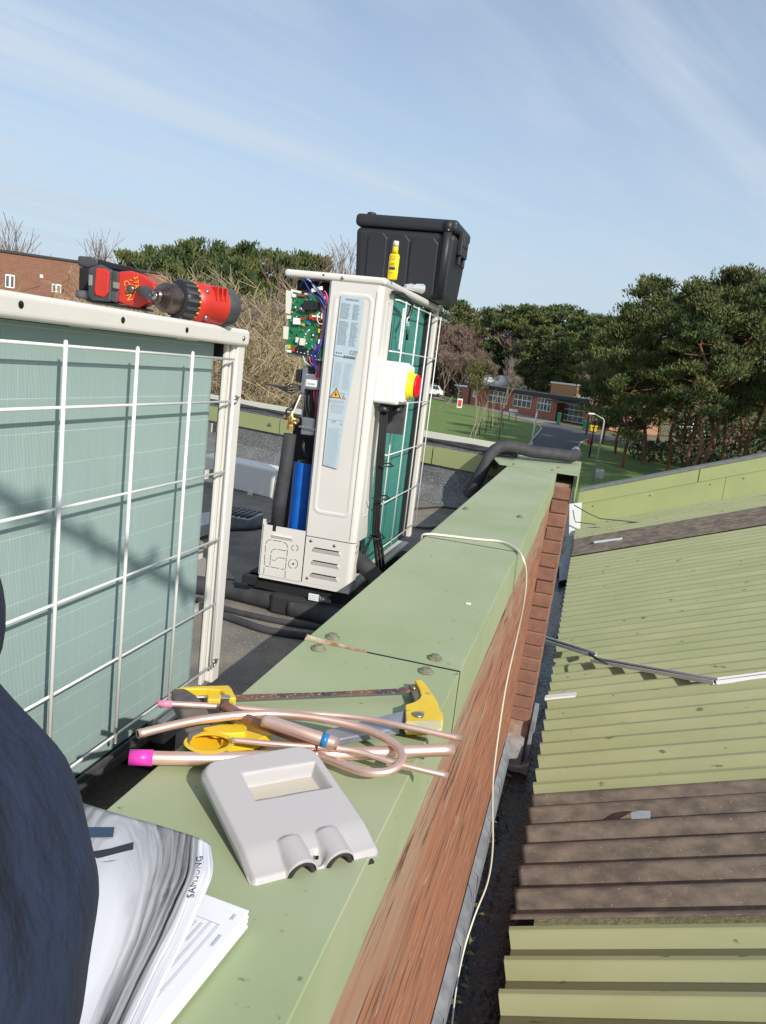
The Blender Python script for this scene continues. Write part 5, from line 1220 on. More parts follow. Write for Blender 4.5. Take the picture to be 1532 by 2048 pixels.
    m.v = [a*.994+d_.normalized()*p.x*k+yv_*p.y*k*.85+Vector((0,0,.001)) for p in m.v]
    m.build('cover_title', M['inkd'], t)
booklet()

# thin cream cable over the coping and down into the gutter
def cable_obj():
    P = [(845,1070,ZC+.0),(858,1068,ZC+.006),(900,1072,ZC+.005),(950,1078,ZC+.005),(1000,1083,ZC+.005),(1030,1096,ZC+.006),(1046,1118,ZC+.0),(1052,1150,-.58),(1048,1200,-.68),(1034,1270,-.84),(1012,1370,-1.05),(995,1480,-1.28),(986,1560,-1.46),(985,1620,-1.62),(985,1700,-1.84),(975,1765,-2.02),(950,1830,-2.16),(928,1900,-2.26),(912,1980,-2.30),(903,2060,-2.30),(895,2150,-2.3)]
    Q = zpath(P); pre = [Vector((-.60,2.55,ZR+.01)), Vector((-.52,2.48,ZR+.06)), Vector((-.468,2.44,-.66))]
    m = MB(); m.tube(pre+Q, .0036, 8); tag(m.build('cream_cable', M['cable']), 'thin cream cable crossing the coping and hanging down into the gutter', 'cable')
cable_obj()
m = MB(); c = PZ(936,1207,ZC+.0005); m.lathe((c.x,c.y,ZC+.0005), (0,0,1), [(.0075,0),(.007,.001),(.002,.0014)], 14); m.v = [Vector((c.x+(p.x-c.x)*1.0, c.y+(p.y-c.y)*1.0, p.z)) for p in m.v]
tag(m.build('bird_dropping', mat('chalk_white', (.8,.8,.76), .8)), 'small white blob stuck on the coping past the second bolts', 'blob')

# ------------------------------------------------------------------ things on the flat roof
def rpipe(name, label, pts, r, mt='foam', cat='pipe', group=None, n=12, org=None):
    m = MB(); Q = [Vector(p) for p in pts]; C = []
    for i in range(len(Q)-1):
        a = Q[max(i-1,0)]; b = Q[i]; c = Q[i+1]; d = Q[min(i+2,len(Q)-1)]
        for k in range(6):
            s = k/6; C.append(.5*((2*b)+(c-a)*s+(2*a-5*b+4*c-d)*s*s+(3*b-a-3*c+d)*s**3))
    m.tube(C+[Q[-1]], r, n); return tag(m.build(name, M[mt]), label, cat, group)
G = lambda u, v, z=ZR+.03: PZ(u, v, z)
rpipe('lagged_pipe', 'thick black lagged pipe crossing the flat roof between the two units', [(-1.9,2.42,ZR+.034), G(385,1168), G(450,1178), G(520,1195), G(585,1212)], .034)
rpipe('lagged_pipe', 'black lagged pipe length butted to the crossing pipe beside the coping', [G(583,1213), G(640,1226), G(700,1245), G(800,1275)], .037)
rpipe('lagged_pipe', 'black lagged pipe leaving the lower corner of the far unit', [(-.70,2.53,-.655),(-.64,2.50,-.685),(-.56,2.46,-.74),(-.50,2.42,-.82)], .028)
rpipe('rubber_hose', 'flat black hose lying nearest on the flat roof', [G(395,1200,ZR+.008), G(450,1218,ZR+.008), G(520,1235,ZR+.008), G(600,1250,ZR+.008), G(690,1262,ZR+.008)], .011)
rpipe('rubber_hose', 'second black hose just beyond the nearest one', [G(395,1215,ZR+.01), G(460,1236,ZR+.01), G(540,1262,ZR+.01), G(640,1276,ZR+.01)], .013)
rpipe('black_cable', 'thin black cable lying across the roof in front of the far parapet', [G(440,1058,ZR+.01), G(500,1057,ZR+.01), G(560,1050,ZR+.01), G(700,1060,ZR+.01)], .010, cat='cable')
rpipe('black_cable', 'thin black cable on the roof behind the far unit', [G(820,1018,ZR+.01), G(880,1014,ZR+.01), G(930,1020,ZR+.01)], .006, cat='cable')
rpipe('black_cable', 'loose black cable near the foot of the far unit post', [G(815,1052,ZR+.01), G(860,1056,ZR+.01), G(900,1046,ZR+.01)], .006, cat='cable')
# removed casing panel standing by the parapet
P_ = lambda u, v, y=4.45: PY(u, v, y)
t = thing('casing_panel', 'removed cream casing panel standing on the flat roof by the far parapet', 'casing panel', P_(500,980))
m = MB(); m.prism([P_(u, v) for u, v in [(400,960),(468,977),(543,996),(551,944),(478,928),(400,912)]], .012, 0, (0,1,0)); m.build('panel_sheet', M['cream'], t, bevel=.003)
m = MB(); m.prism([P_(u, v)+Vector((0,.012,0)) for u, v in [(400,912),(478,928),(551,944)]]+[P_(u, v)+Vector((0,.20,.0)) for u, v in [(551,944),(478,928),(400,912)]], .004); m.build('panel_flange', M['cream'], t)
m = MB(); m.box(P_(498,984).x, P_(507,984).x, 4.43,4.448, P_(500,989).z, P_(500,982).z); m.build('panel_clip', M['cream'], t)
# small metal tray and boards seen past the near unit
t = thing('metal_tray', 'small metal tray of fittings on the flat roof behind the near unit post', 'tray', G(475,1050,ZR))
m = MB(); a = G(470,1048,ZR); m.box(a.x-.08,a.x+.10,a.y-.06,a.y+.12,ZR,ZR+.05); m.build('tray_box', M['steel'], t, bevel=.004)
m = MB()
for k in range(6): m.tube([(a.x-.07+.03*k,a.y-.05,ZR+.055),(a.x-.06+.03*k,a.y+.10,ZR+.062)], .006, 6)
m.each('fitting', M['darkgrey'], t)
m = MB(); m.prism([G(u, v, ZR+.03) for u, v in [(380,1050),(440,1040),(440,1062),(380,1080)]], .05); tag(m.build('cardboard_piece', mat('light_card', (.5,.48,.45), .8)), 'light grey card piece on the roof seen through the gap beside the near coil', 'card')
m = MB(); m.prism([G(u, v, ZR+.003) for u, v in [(380,1085),(440,1070),(430,1110),(470,1160),(380,1150)]], .004); tag(m.build('slate_offcut', mat('brown_board', (.3,.26,.22), .9, bump=.3)), 'flat brown board offcut on the roof beyond the near unit', 'board')
# lagged pipes bending over the end of the coping
E0 = lambda u, v, y: PY(u, v, y)
for k, (a, b) in enumerate((((985,945),'nearest lagged pipe bending over the end coping'), ((992,940),'second lagged pipe bending over the end coping'))):
    dy = .10*k; o = .0
    Q = [(-.68-.03*k,5.0+dy,ZR+.1),(-.63-.02*k,5.02+dy,-.62),(-.585,5.10+dy,-.475),(-.50,5.16+dy,-.435),(-.35,5.25+dy,-.455),(-.20,5.34+dy,-.46),(-.10,5.42+dy,-.465),(-.075,5.55+dy,-.455)]
    rpipe('lagged_pipe', b, Q, .037-.004*k, n=14)
m = MB(); m.lathe((-.08,5.62,-.46), (0,0,1), [(.01,-.05),(.03,-.02),(.03,.03),(.012,.05)], 10); tag(m.build('pipe_fitting', M['steel']), 'small grey pipe fitting behind the bent lagged pipes', 'fitting')

# ------------------------------------------------------------------ grounds below
ZG = -6.0
def gp(u, v, z=ZG): return PZ(u, v, z)
M['grass'] = mat('lawn_grass', (.105,.185,.03), .95, col2=(.15,.205,.05), scale=.35, bump=.4, bscale=30, bdist=.03, spots=(.12,.12,.05), sscale=.9, sthr=.66)
M['rough'] = mat('rough_grass', (.13,.115,.05), .95, col2=(.19,.16,.08), scale=.2, bump=.6, bscale=12, bdist=.08, spots=(.07,.09,.03), sscale=.5, sthr=.6)
M['asphalt'] = mat('asphalt', (.075,.078,.09), .9, col2=(.095,.097,.105), scale=.6, bump=.3, bscale=80)
M['path'] = mat('pale_path', (.24,.23,.2), .9, col2=(.2,.19,.17), scale=.8)
M['kerb'] = mat('kerb_stone', (.42,.42,.4), .8)
M['redbrick'] = brickmat('school_brick', (.50,.16,.08), (.42,.13,.065), (.33,.24,.18), bw=.45, bh=.15, ms=.015, axes='XZ', dark=.7)
M['tanbrick'] = brickmat('tan_brick', (.52,.24,.09), (.46,.20,.08), (.4,.3,.2), bw=.45, bh=.15, ms=.015, axes='XZ', dark=.75)
M['oldbrick'] = brickmat('old_brick', (.30,.12,.07), (.25,.095,.055), (.29,.21,.15), bw=.23, bh=.075, ms=.01, axes='XZ', dark=.55)
M['wframe'] = mat('white_frame', (.86,.86,.84), .5); M['glass'] = mat('window_glass', (.05,.055,.06), .08, col2=(.16,.17,.17), scale=.9, spec=.8)
M['roofdark'] = mat('school_roof', (.06,.06,.065), .8, col2=(.11,.11,.11), scale=.5); M['fdark'] = mat('dark_fascia', (.03,.03,.033), .6)
M['postw'] = mat('white_post', (.7,.68,.62), .5); M['lampgrey'] = mat('lamp_post_grey', (.40,.41,.38), .5)
M['bin'] = mat('green_bin', (.005,.10,.05), .5); M['fencegreen'] = mat('green_fence', (.01,.12,.06), .6)
m = MB(); R0 = 3000; m.add([(R0*math.cos(a*math.pi/24), R0*math.sin(a*math.pi/24), ZG-.03) for a in range(48)], [tuple(range(48))]); struct(m.build('ground', M['rough'], org=(0,0,ZG-.03)))
def sheet_px(px, z, name, mt, extra=()):
    m = MB(); m.add([gp(u, v, z) for u, v in px], [tuple(range(len(px)))][::-1]); o = m.build(name, mt); 
    if o.data.polygons[0].normal.z < 0: o.data.flip_normals()
    return struct(o)
# lawn on the left of the road, and under the pines on the right
def sheet_xy(pts, z, name, mt):
    m = MB(); m.add([(x, y, z) for x, y in pts], [tuple(range(len(pts)))]); o = m.build(name, mt)
    if o.data.polygons[0].normal.z < 0: o.data.flip_normals()
    return struct(o)
xy = lambda u, v: tuple(gp(u, v))[:2]
sheet_xy([(-60,20), (-3.5,20), xy(1053,897), xy(1064,880), xy(1082,858), xy(1070,849), xy(940,812), xy(860,797), (-60,165)], ZG, 'lawn', M['grass'])
sheet_xy([(.3,20), xy(1148,916), xy(1160,888), xy(1175,881), xy(1215,884), xy(1330,892), (60,150), (90,20)], ZG, 'lawn', M['grass'])
sheet_xy([xy(870,792), xy(940,806), xy(1110,840), xy(1112,846), xy(1072,846), xy(940,811), xy(866,797)], ZG+.004, 'path', M['path'])
sheet_xy([xy(868,770), xy(936,798), xy(1108,838), xy(1108,843), xy(940,806), xy(868,791)], ZG+.001, 'lawn', M['grass'])
sheet_xy([(-3.4,20), xy(1055,897), xy(1066,880), xy(1084,858), xy(1078,851), xy(1110,846), xy(1185,866), xy(1330,884), xy(1330,890), xy(1215,882), xy(1175,879.5), xy(1161,886), xy(1149,916), (.2,20)], ZG+.008, 'road', M['asphalt'])
sheet_xy([xy(880,748), xy(960,752), xy(985,760), xy(930,768), xy(880,764)], ZG+.01, 'far_car_park', M['path'])
def kerb(pts):
    for a, b in zip(pts, pts[1:]):
        a = gp(*a); b = gp(*b); d = (b-a); s_ = Vector((-d.y,d.x,0)).normalized()*.09; MBK.add([a-s_+Vector((0,0,0)), b-s_, b+s_, a+s_, a-s_+Vector((0,0,.11)), b-s_+Vector((0,0,.11)), b+s_+Vector((0,0,.11)), a+s_+Vector((0,0,.11))], [(4,5,6,7),(0,1,5,4),(1,2,6,5),(2,3,7,6),(3,0,4,7)])
MBK = MB(); kerb([(1046,916),(1054,897),(1065,880),(1083,858),(1077,850)]); struct(MBK.build('kerb', M['kerb']))
MBK = MB(); kerb([(1146,925),(1150,912),(1161,886),(1176,880),(1216,883),(1300,889)]); struct(MBK.build('kerb', M['kerb']))
# ------------------------------------------------------------------ school
A = gp(936.6,808); B_ = gp(1107,839.7); ud = (B_-A); Lw = ud.length; ud.normalize(); nd_ = Vector((ud.y,-ud.x,0));
if nd_.dot(-A) < 0: nd_ = -nd_
def SP(u, v, off=0.): p = PP(u, v, A+nd_*off, nd_); return ((p-A).dot(ud), p.z-ZG)
def school():
    t = thing('school_building', 'long low red brick school building with white framed windows behind the lawn', 'building', A)
    t.rotation_euler = (0,0,math.atan2(ud.y, ud.x))
    ORG[t.name] = Vector((0,0,0))    # children are given in the building's own frame
    H = SP(1040,786)[1]; H = 3.35
    def bx(name, mt, x0, x1, d0, d1, z0, z1, par=t, bev=0): m = MB(); m.box(x0,x1,-d0,-d1,z0,z1) if d0 < d1 else m.box(x0,x1,-d0,-d1,z0,z1); return m.build(name, mt, par, bevel=bev)
    # local frame: x along the wall, -y towards the camera (nd_)
    s = 1 if (Matrix.Rotation(t.rotation_euler.z, 3, 'Z') @ Vector((0,1,0))).dot(nd_) < 0 else -1
    def box(name, mt, x0, x1, f0, f1, z0, z1, par=t): # f = distance in front of the wall plane
        m = MB(); y0, y1 = sorted((-s*f0, -s*f1)); m.box(x0,x1,y0,y1,z0,z1); return m.build(name, mt, par)
    ORG_t = ORG
    box('wall', M['redbrick'], -1.2, Lw+.2, -9, 0, 0, 3.45)
    box('roof_fascia', M['fdark'], -1.8, Lw+12, -9.5, .55, 3.45, 3.95)
    box('roof', M['roofdark'], -1.9, Lw+12, -10, .5, 3.953, 4.08)
    def win(px0, px1, n, name='window'):
        (x0, za), (x1, zb) = SP(*px0), SP(*px1); z0, z1 = min(za, zb), max(za, zb)
        z0, z1 = 1.15, 3.3
        f = box(name, M['wframe'], x0, x1, .02, .10, z0, z1)
        w_ = (x1-x0)/n; rows = [z0+.08, z0+(z1-z0)*.58, z1-.08]
        for i in range(n):
            box('pane', M['glass'], x0+w_*i+.12, x0+w_*(i+1)-.12, .06, .13, rows[0]+.05, rows[1]-.08, f)
            box('pane', M['glass'], x0+w_*i+.12, x0+w_*(i+1)-.12, .06, .13, rows[1]+.08, rows[2], f)
    win((975,815),(1017,790),4); win((1024,826),(1064,800),4); win((1071,836),(1103,808),4)
    x0 = SP(946,793)[0]; f = box('small_window', M['wframe'], x0, x0+1.5, .02, .1, 1.5, 2.7); box('pane', M['glass'], x0+.5, x0+1.0, .05, .13, 1.85, 2.3, f)
    x0 = SP(937,800)[0]; box('downpipe', M['fdark'], x0-.05+.2, x0+.45, 0, .2, 0, 3.2)
    # entrance: recessed glazed screen, piers and projecting right wing
    xe = SP(1112,838)[0]; xf = xe+9.0
    box('entrance_back', M['blackm'], xe, xf, -3.0, -2.9, 0, 3.0); box('brick_pier', M['redbrick'], xe-1.0, xe-.1, 0, .12, 0, 3.0)
    f = box('entrance_screen', M['wframe'], xe+.1, xf-.1, -1.4, -1.3, .1, 2.9)
    for i in range(7):
        w_ = (xf-xe-.2)/7
        for a, b in ((.25,1.05),(1.2,2.0),(2.15,2.75)):
            box('pane', M['glass'], xe+.1+w_*i+.09, xe+.1+w_*(i+1)-.09, -1.32, -1.25, a, b, f)
    box('canopy', M['roofdark'], xe-.5, xf+.2, .55, 2.2, 3.0, 3.25)
    box('right_wing', M['redbrick'], xf, xf+6, -8, 1.6, 0, 3.1)
    # left low window block
    f = box('side_block', M['roofdark'], -7.5, -3.2, -6, -2.0, 0, 3.1)
    g = box('window', M['wframe'], -7.2, -3.4, -1.98, -1.9, 1.1, 2.9)
    for i in range(3):
        box('pane', M['glass'], -7.1+1.25*i, -6.1+1.25*i, -1.92, -1.86, 1.2, 2.0, g); box('pane', M['glass'], -7.1+1.25*i, -6.1+1.25*i, -1.92, -1.86, 2.1, 2.8, g)
    box('side_wall', M['redbrick'], -3.2, -1.2, -9, .0, 0, 3.0); box('side_roof', M['wframe'], -8.5, -3.0, -6.2, -1.2, 3.1, 3.3)
    # tower block
    d = -4.0
    def S4(u, v): return SP(u, v, d)
    (x0, z1), (x1, _) = S4(1103,766), S4(1155,772); f = box('plant_tower', M['tanbrick'], x0, x1, -9, d, 3.7, z1); box('tower_coping', M['wframe'], x0-.15, x1+.15, -9.2, d+.12, z1, z1+.28, f)
    xd, zd = S4(1175,800); m = MB(); m.lathe((xd,-s*(-3.0),3.7), (0,0,1), [(1.7,0),(1.6,.3),(1.0,.75),(.3,.95)], 14); m.build('roof_dome', M['lampgrey'], t)
    xs = SP(972,785,-4)[0]; box('rooflight', M['wframe'], xs-1.2, xs+1.6, -4, -3, 3.70, 3.9)
    for i, (u, v) in enumerate(((1173,776),(1165,780))):
        xx = S4(u, v)[0]; m = MB(); m.tube([(xx,s*3.6,3.6),(xx,s*3.6,5.8+.3*i)], .09, 6); m.build('vent_pipe', M['lampgrey'], t)
school()
def on_ground(u, v): return gp(u, v)
# round white tanks behind the school
for k, (u, v, lb) in enumerate(((979,773,'white round tank behind the school roof, left of two'),(1003,775,'white round tank behind the school roof, right of two'))):
    p = PY(u, v-10, 172); t = thing('round_tank', lb, 'tank', (p.x,p.y,ZG), 'white round tanks behind the school')
    m = MB(); m.lathe((p.x,p.y,p.z-1.7), (0,0,1), [(.6,0),(1.5,.5),(1.85,1.5),(1.7,2.3),(1.0,3.0),(.3,3.2)], 16); m.build('tank_body', M['wframe'], t)
    m = MB(); m.tube([(p.x,p.y,ZG),(p.x,p.y,p.z-1.5)], .5, 8); m.build('tank_leg', M['lampgrey'], t)
# low green fences
def pal(u0, v0, u1, v1, h, label):
    a, b = gp(u0, v0), gp(u1, v1); m = MB(); n = 12
    t = thing('palisade_fence', label, 'fence', a)
    for i in range(n):
        p = a.lerp(b, i/(n-1)); m.box(p.x-.12,p.x+.12,p.y-.03,p.y+.03,ZG,ZG+h)
    m.build('pales', M['fencegreen'], t); m = MB()
    for z in (.5,h-.5): m.tube([a+Vector((0,.08,z)), b+Vector((0,.08,z))], .08, 5)
    m.each('rail', M['fencegreen'], t)
pal(937,769,953,771,3.2,'short green fence at the left end behind the school roof'); pal(1031,778,1048,782,3.4,'green fence behind the middle of the school roof')
# bins, signs, posts
def bin_(u, v, w_, h, label, name='wheelie_bin', mt='bin'):
    p = gp(u, v); t = thing(name, label, 'bin', p)
    m = MB(); m.hexa([(p.x-w_*.42,p.y-.5,ZG+.1),(p.x+w_*.42,p.y-.5,ZG+.1),(p.x+w_*.42,p.y+.5,ZG+.1),(p.x-w_*.42,p.y+.5,ZG+.1),(p.x-w_*.5,p.y-.6,ZG+h),(p.x+w_*.5,p.y-.6,ZG+h),(p.x+w_*.5,p.y+.6,ZG+h),(p.x-w_*.5,p.y+.6,ZG+h)]); m.build('bin_body', M[mt], t, bevel=.05)
    m = MB(); m.hexa([(p.x-w_*.55,p.y-.68,ZG+h),(p.x+w_*.55,p.y-.68,ZG+h),(p.x+w_*.55,p.y+.65,ZG+h),(p.x-w_*.55,p.y+.65,ZG+h),(p.x-w_*.5,p.y-.3,ZG+h+.22),(p.x+w_*.5,p.y-.3,ZG+h+.22),(p.x+w_*.5,p.y+.6,ZG+h+.22),(p.x-w_*.5,p.y+.6,ZG+h+.22)]); m.build('bin_lid', M[mt], t, bevel=.03)
    for sx in (-.35,.35): m = MB(); m.tube([(p.x+sx*w_-.06,p.y-.4,ZG+.1),(p.x+sx*w_+.06,p.y-.4,ZG+.1)], .1, 8); m.build('wheel', M['black'], t)
bin_(1116,849,.55,1.55,'tall dark green bin by the school entrance'); bin_(1171,860,1.05,1.1,'wide dark green bin on wheels right of the school entrance')
M['gritY'] = mat('grit_yellow', (.8,.55,.02), .5); bin_(1186,864,.9,.7,'yellow grit bin against the red brick wall', 'grit_bin', 'gritY')
def sign(u, v, w_, h, base, label, mt, band=None, post='postw'):
    p = gp(u, v); t = thing('notice_sign', label, 'sign', p)
    m = MB(); m.box(p.x-w_/2,p.x+w_/2,p.y-.04,p.y+.04,ZG+base,ZG+base+h); b = m.build('sign_board', mt, t)
    if band: m = MB(); m.box(p.x-w_*.36,p.x+w_*.36,p.y-.06,p.y-.042,ZG+base+h*.15,ZG+base+h*.85); m.build('sign_panel', band, b)
    for sx in (-1,1): m = MB(); m.tube([(p.x+sx*w_*.42,p.y+.05,ZG),(p.x+sx*w_*.42,p.y+.05,ZG+base+h)], .05, 6); m.build('sign_post', M[post], t)
M['signred'] = mat('sign_red', (.6,.08,.05), .5)
sign(918,818,.85,1.5,.2,'white sign with a red panel on the lawn left of the school', M['wframe'], M['signred'])
sign(1024,842,1.2,.4,1.3,'small white notice board on dark posts by the path', M['wframe'], None, 'fdark')
def lamp(base, top, label, arm=None, r=.07, mt='lampgrey'):
    p = gp(*base); d = math.hypot(p.x, p.y); hz = PY(top[0], top[1], p.y); t = thing('lamp_post', label, 'lamp post', p)
    m = MB(); q = [Vector((p.x,p.y,ZG)), Vector((p.x,p.y,ZG+1.0))]
    hq = [Vector((hz.x,p.y,hz.z))]
    if arm:
        a = PY(arm[0], arm[1], p.y); q = [Vector((p.x,p.y,ZG)), Vector((hz.x,p.y,hz.z-.4)), Vector((hz.x,p.y,hz.z-.15)), Vector((hz.x-.08,p.y,hz.z)), Vector((hz.x-.25,p.y,hz.z+.06)), Vector((a.x,p.y,a.z))]
        m.tube(q, [r,r*.8,r*.75,r*.7,r*.65,r*.6], 8); m.build('post', M[mt], t)
        m = MB(); c = q[-1]; m.ob(c+Vector((-.12,0,-.03)), (.2,0,.01), (0,.08,0), (0,0,.05)); m.build('lamp_head', M['wframe'], t, bevel=.02)
    else:
        m.tube([Vector((p.x,p.y,ZG)), Vector((hz.x,p.y,hz.z))], [r,r*.8], 8); m.build('post', M[mt], t)
        m = MB(); m.lathe((hz.x,p.y,hz.z), (0,0,1), [(r*.9,0),(r*.9,.05),(r*.3,.09)], 8); m.build('post_cap', M[mt], t)
    return t
lamp((1186,962),(1209,838),'slim grey lamp post with a short arm right of the road', (1187,827), .065)
lamp((1061,899),(1074,823),'white post without an arm left of the road', None, .09, 'postw')
lamp((1178,915),(1191,836),'dark thin post with a small white sign behind the lamp post', None, .07, 'fdark')
p = PY(1190,838,gp(1178,915).y-.12); m = MB(); m.box(p.x-.2,p.x+.2,p.y-.02,p.y+.02,p.z-.15,p.z+.1); tag(m.build('post_sign', M['wframe']), 'small white plate on the dark thin post', 'sign')
m = MB(); p = gp(1177,905); m.lathe((p.x,p.y-.2,ZG+1.0), (0,-1,0), [(.32,0),(.32,.04)], 8, sm=False); tag(m.build('red_board', M['signred']), 'dull red board on the lawn beside the dark post', 'board')
m = MB(); p = gp(1196,956); m.box(p.x-.35,p.x+.35,p.y-.2,p.y+.2,ZG,ZG+.5); m.box(p.x-.3,p.x+.3,p.y-.15,p.y+.15,ZG+.5,ZG+.62); tag(m.build('service_box', M['lampgrey'], bevel=.02), 'pale grey service box at the foot of the lamp post', 'box')
# vehicles far away
def van(u, v, d, label, mt):
    p = PY(u, v, d); p.z = ZG; t = thing('white_van', label, 'van', p)
    m = MB(); x = p.x; y = p.y
    prof = [(-2.6,.5),(2.5,.5),(2.6,1.3),(1.9,1.6),(1.3,2.5),(-2.5,2.6),(-2.7,1.2)]
    m.prism([(x+a, y-.95, ZG+h) for a, h in prof], 1.9, 0, (0,1,0)); m.build('body', mt, t, bevel=.08)
    m = MB(); m.prism([(x+a, y-.97, ZG+h) for a, h in [(.2,1.6),(1.75,1.6),(1.25,2.3),(.2,2.3)]], .02, 0, (0,1,0)); m.build('window', M['glass'], t)
    for a in (-1.7,1.6): m = MB(); m.lathe((x+a,y-.98,ZG+.42), (0,1,0), [(.42,0),(.42,.25)], 14); m.build('wheel', M['black'], t)
van(872,727,175,'white van parked far off beside the far unit guard', M['wframe'])
van(1385,888,128,'white van half hidden behind the pine trunks', M['wframe'])
m = MB(); a = gp(866,772); b_ = gp(908,776); m.box(a.x,b_.x,a.y-.2,a.y,ZG,ZG+1.1); tag(m.build('low_white_wall', M['wframe']), 'low white wall left of the school', 'wall')
# yellow digger seen over the scrub
p = PY(505,715,30); t = thing('yellow_digger', 'small yellow digger half hidden by the bare scrub', 'digger', (p.x,p.y,ZG)); x, y, z = p
m = MB(); m.tube([(x-.30,y,ZG),(x-.30,y,z-.4),(x-.3,y,z+.1)], .09, 6); m.tube([(x-.35,y,z+.16),(x+.1,y,z+.15),(x+.32,y,z+.03)], .05, 6); m.build('boom', M['gritY'], t)
m = MB(); m.box(x-.25,x+.28,y-.2,y+.4,z-.32,z-.12); m.box(x-.3,x+.2,y-.2,y+.3,z-.55,z-.36); m.build('engine_cover', M['gritY'], t, bevel=.03)
m = MB(); m.box(x-.1,x+.22,y-.1,y+.3,z-.11,z+.08); m.build('cab', M['glass'], t, bevel=.02)
m = MB(); m.box(x-.4,x+.4,y-.2,y+.5,ZG,z-.56); m.build('undercarriage', M['darkgrey'], t)
# brick building on the far left
def left_building():
    a = PY(-160,470,30); b = PY(160,537,33.5); h = a.z
    ux = Vector((b.x-a.x, b.y-a.y, 0)); L = ux.length; ux.normalize()
    t = thing('brick_building', 'old brown brick building at the far left with white framed windows', 'building', (a.x,a.y,ZG)); t.rotation_euler = (0,0,math.atan2(ux.y,ux.x)); ORG[t.name] = Vector((0,0,ZG))
    zt = (a.z*.5+PY(149,533,33.4).z*.5)
    zt = PY(0,503,PY(0,503,31.6).y).z
    m = MB(); m.box(0, L+4, 0, 8, ZG, zt); m.build('wall', M['oldbrick'], t)
    m = MB(); m.box(-.1, L+4.1, -.06, 8.1, zt, zt+.10); m.build('coping', M['fdark'], t)
    def loc(u, v):
        n = Vector((ux.y,-ux.x,0)); p = PP(u, v, a, n); return (Vector((p.x-a.x,p.y-a.y,0)).dot(ux), p.z)
    for (u0,v0,u1,v1) in ((11,548,29,577),(104,567,122,586),(80,549,86,556)):
        (xa, za), (xb, zb) = loc(u0, v0), loc(u1, v1)
        m = MB(); m.box(xa,xb,-.03,.05,zb-.0,za); f = m.build('window', M['wframe'], t)
        for i in range(2): w_ = (xb-xa)/2; m = MB(); m.box(xa+w_*i+.04,xa+w_*(i+1)-.04,-.05,-.035,zb+.06,za-.06); m.build('pane', M['glass'], f)
left_building()

# ------------------------------------------------------------------ trees
M['bark'] = mat('pine_bark', (.28,.12,.06), .9, col2=(.14,.075,.045), scale=3, stretch=(1,1,.4))
M['barkdark'] = mat('dark_bark', (.10,.075,.055), .9, col2=(.16,.12,.09), scale=4)
M['barkgrey'] = mat('grey_bark', (.26,.21,.17), .9, col2=(.18,.14,.11), scale=3); M['twig'] = mat('reddish_twig', (.17,.12,.095), .9, col2=(.24,.17,.13), scale=.5)
M['scrubtwig'] = mat('straw_twig', (.40,.32,.19), .9, col2=(.27,.21,.125), scale=.8)
M['palebark'] = mat('pale_bark', (.42,.36,.26), .9, col2=(.30,.25,.18), scale=2)
def leafmat(name, c1, c2):
    m = mat(name, c1, .65, col2=c2, scale=.55, lo=.3, hi=.7); m.node_tree.nodes['Principled BSDF'].inputs['Specular IOR Level'].default_value = .25; return m
M['needleA'] = leafmat('pine_needles_green', (.105,.14,.045), (.15,.165,.055)); M['needleB'] = leafmat('pine_needles_deep', (.048,.08,.034), (.068,.105,.042)); M['needleC'] = leafmat('pine_needles_olive', (.17,.155,.05), (.12,.125,.04))  # needle tones, mixed at random through the crowns
M['budgreen'] = leafmat('bud_green', (.17,.16,.04), (.12,.12,.035))
def tubeseg(m, a, b, ra, rb, n=4):
    d = b-a
    if d.length < 1e-6: return
    d.normalize(); up = Vector((0,0,1)) if abs(d.z) < .9 else Vector((1,0,0)); x = d.cross(up).normalized(); y = d.cross(x); k = len(m.v)
    for p, r in ((a, ra), (b, rb)):
        for j in range(n): an = 2*math.pi*j/n; m.v.append(p+(x*math.cos(an)+y*math.sin(an))*r)
    for j in range(n): m.f.append([k+j, k+(j+1)%n, k+n+(j+1)%n, k+n+j]); m.m.append(0); m.s.append(n > 4)
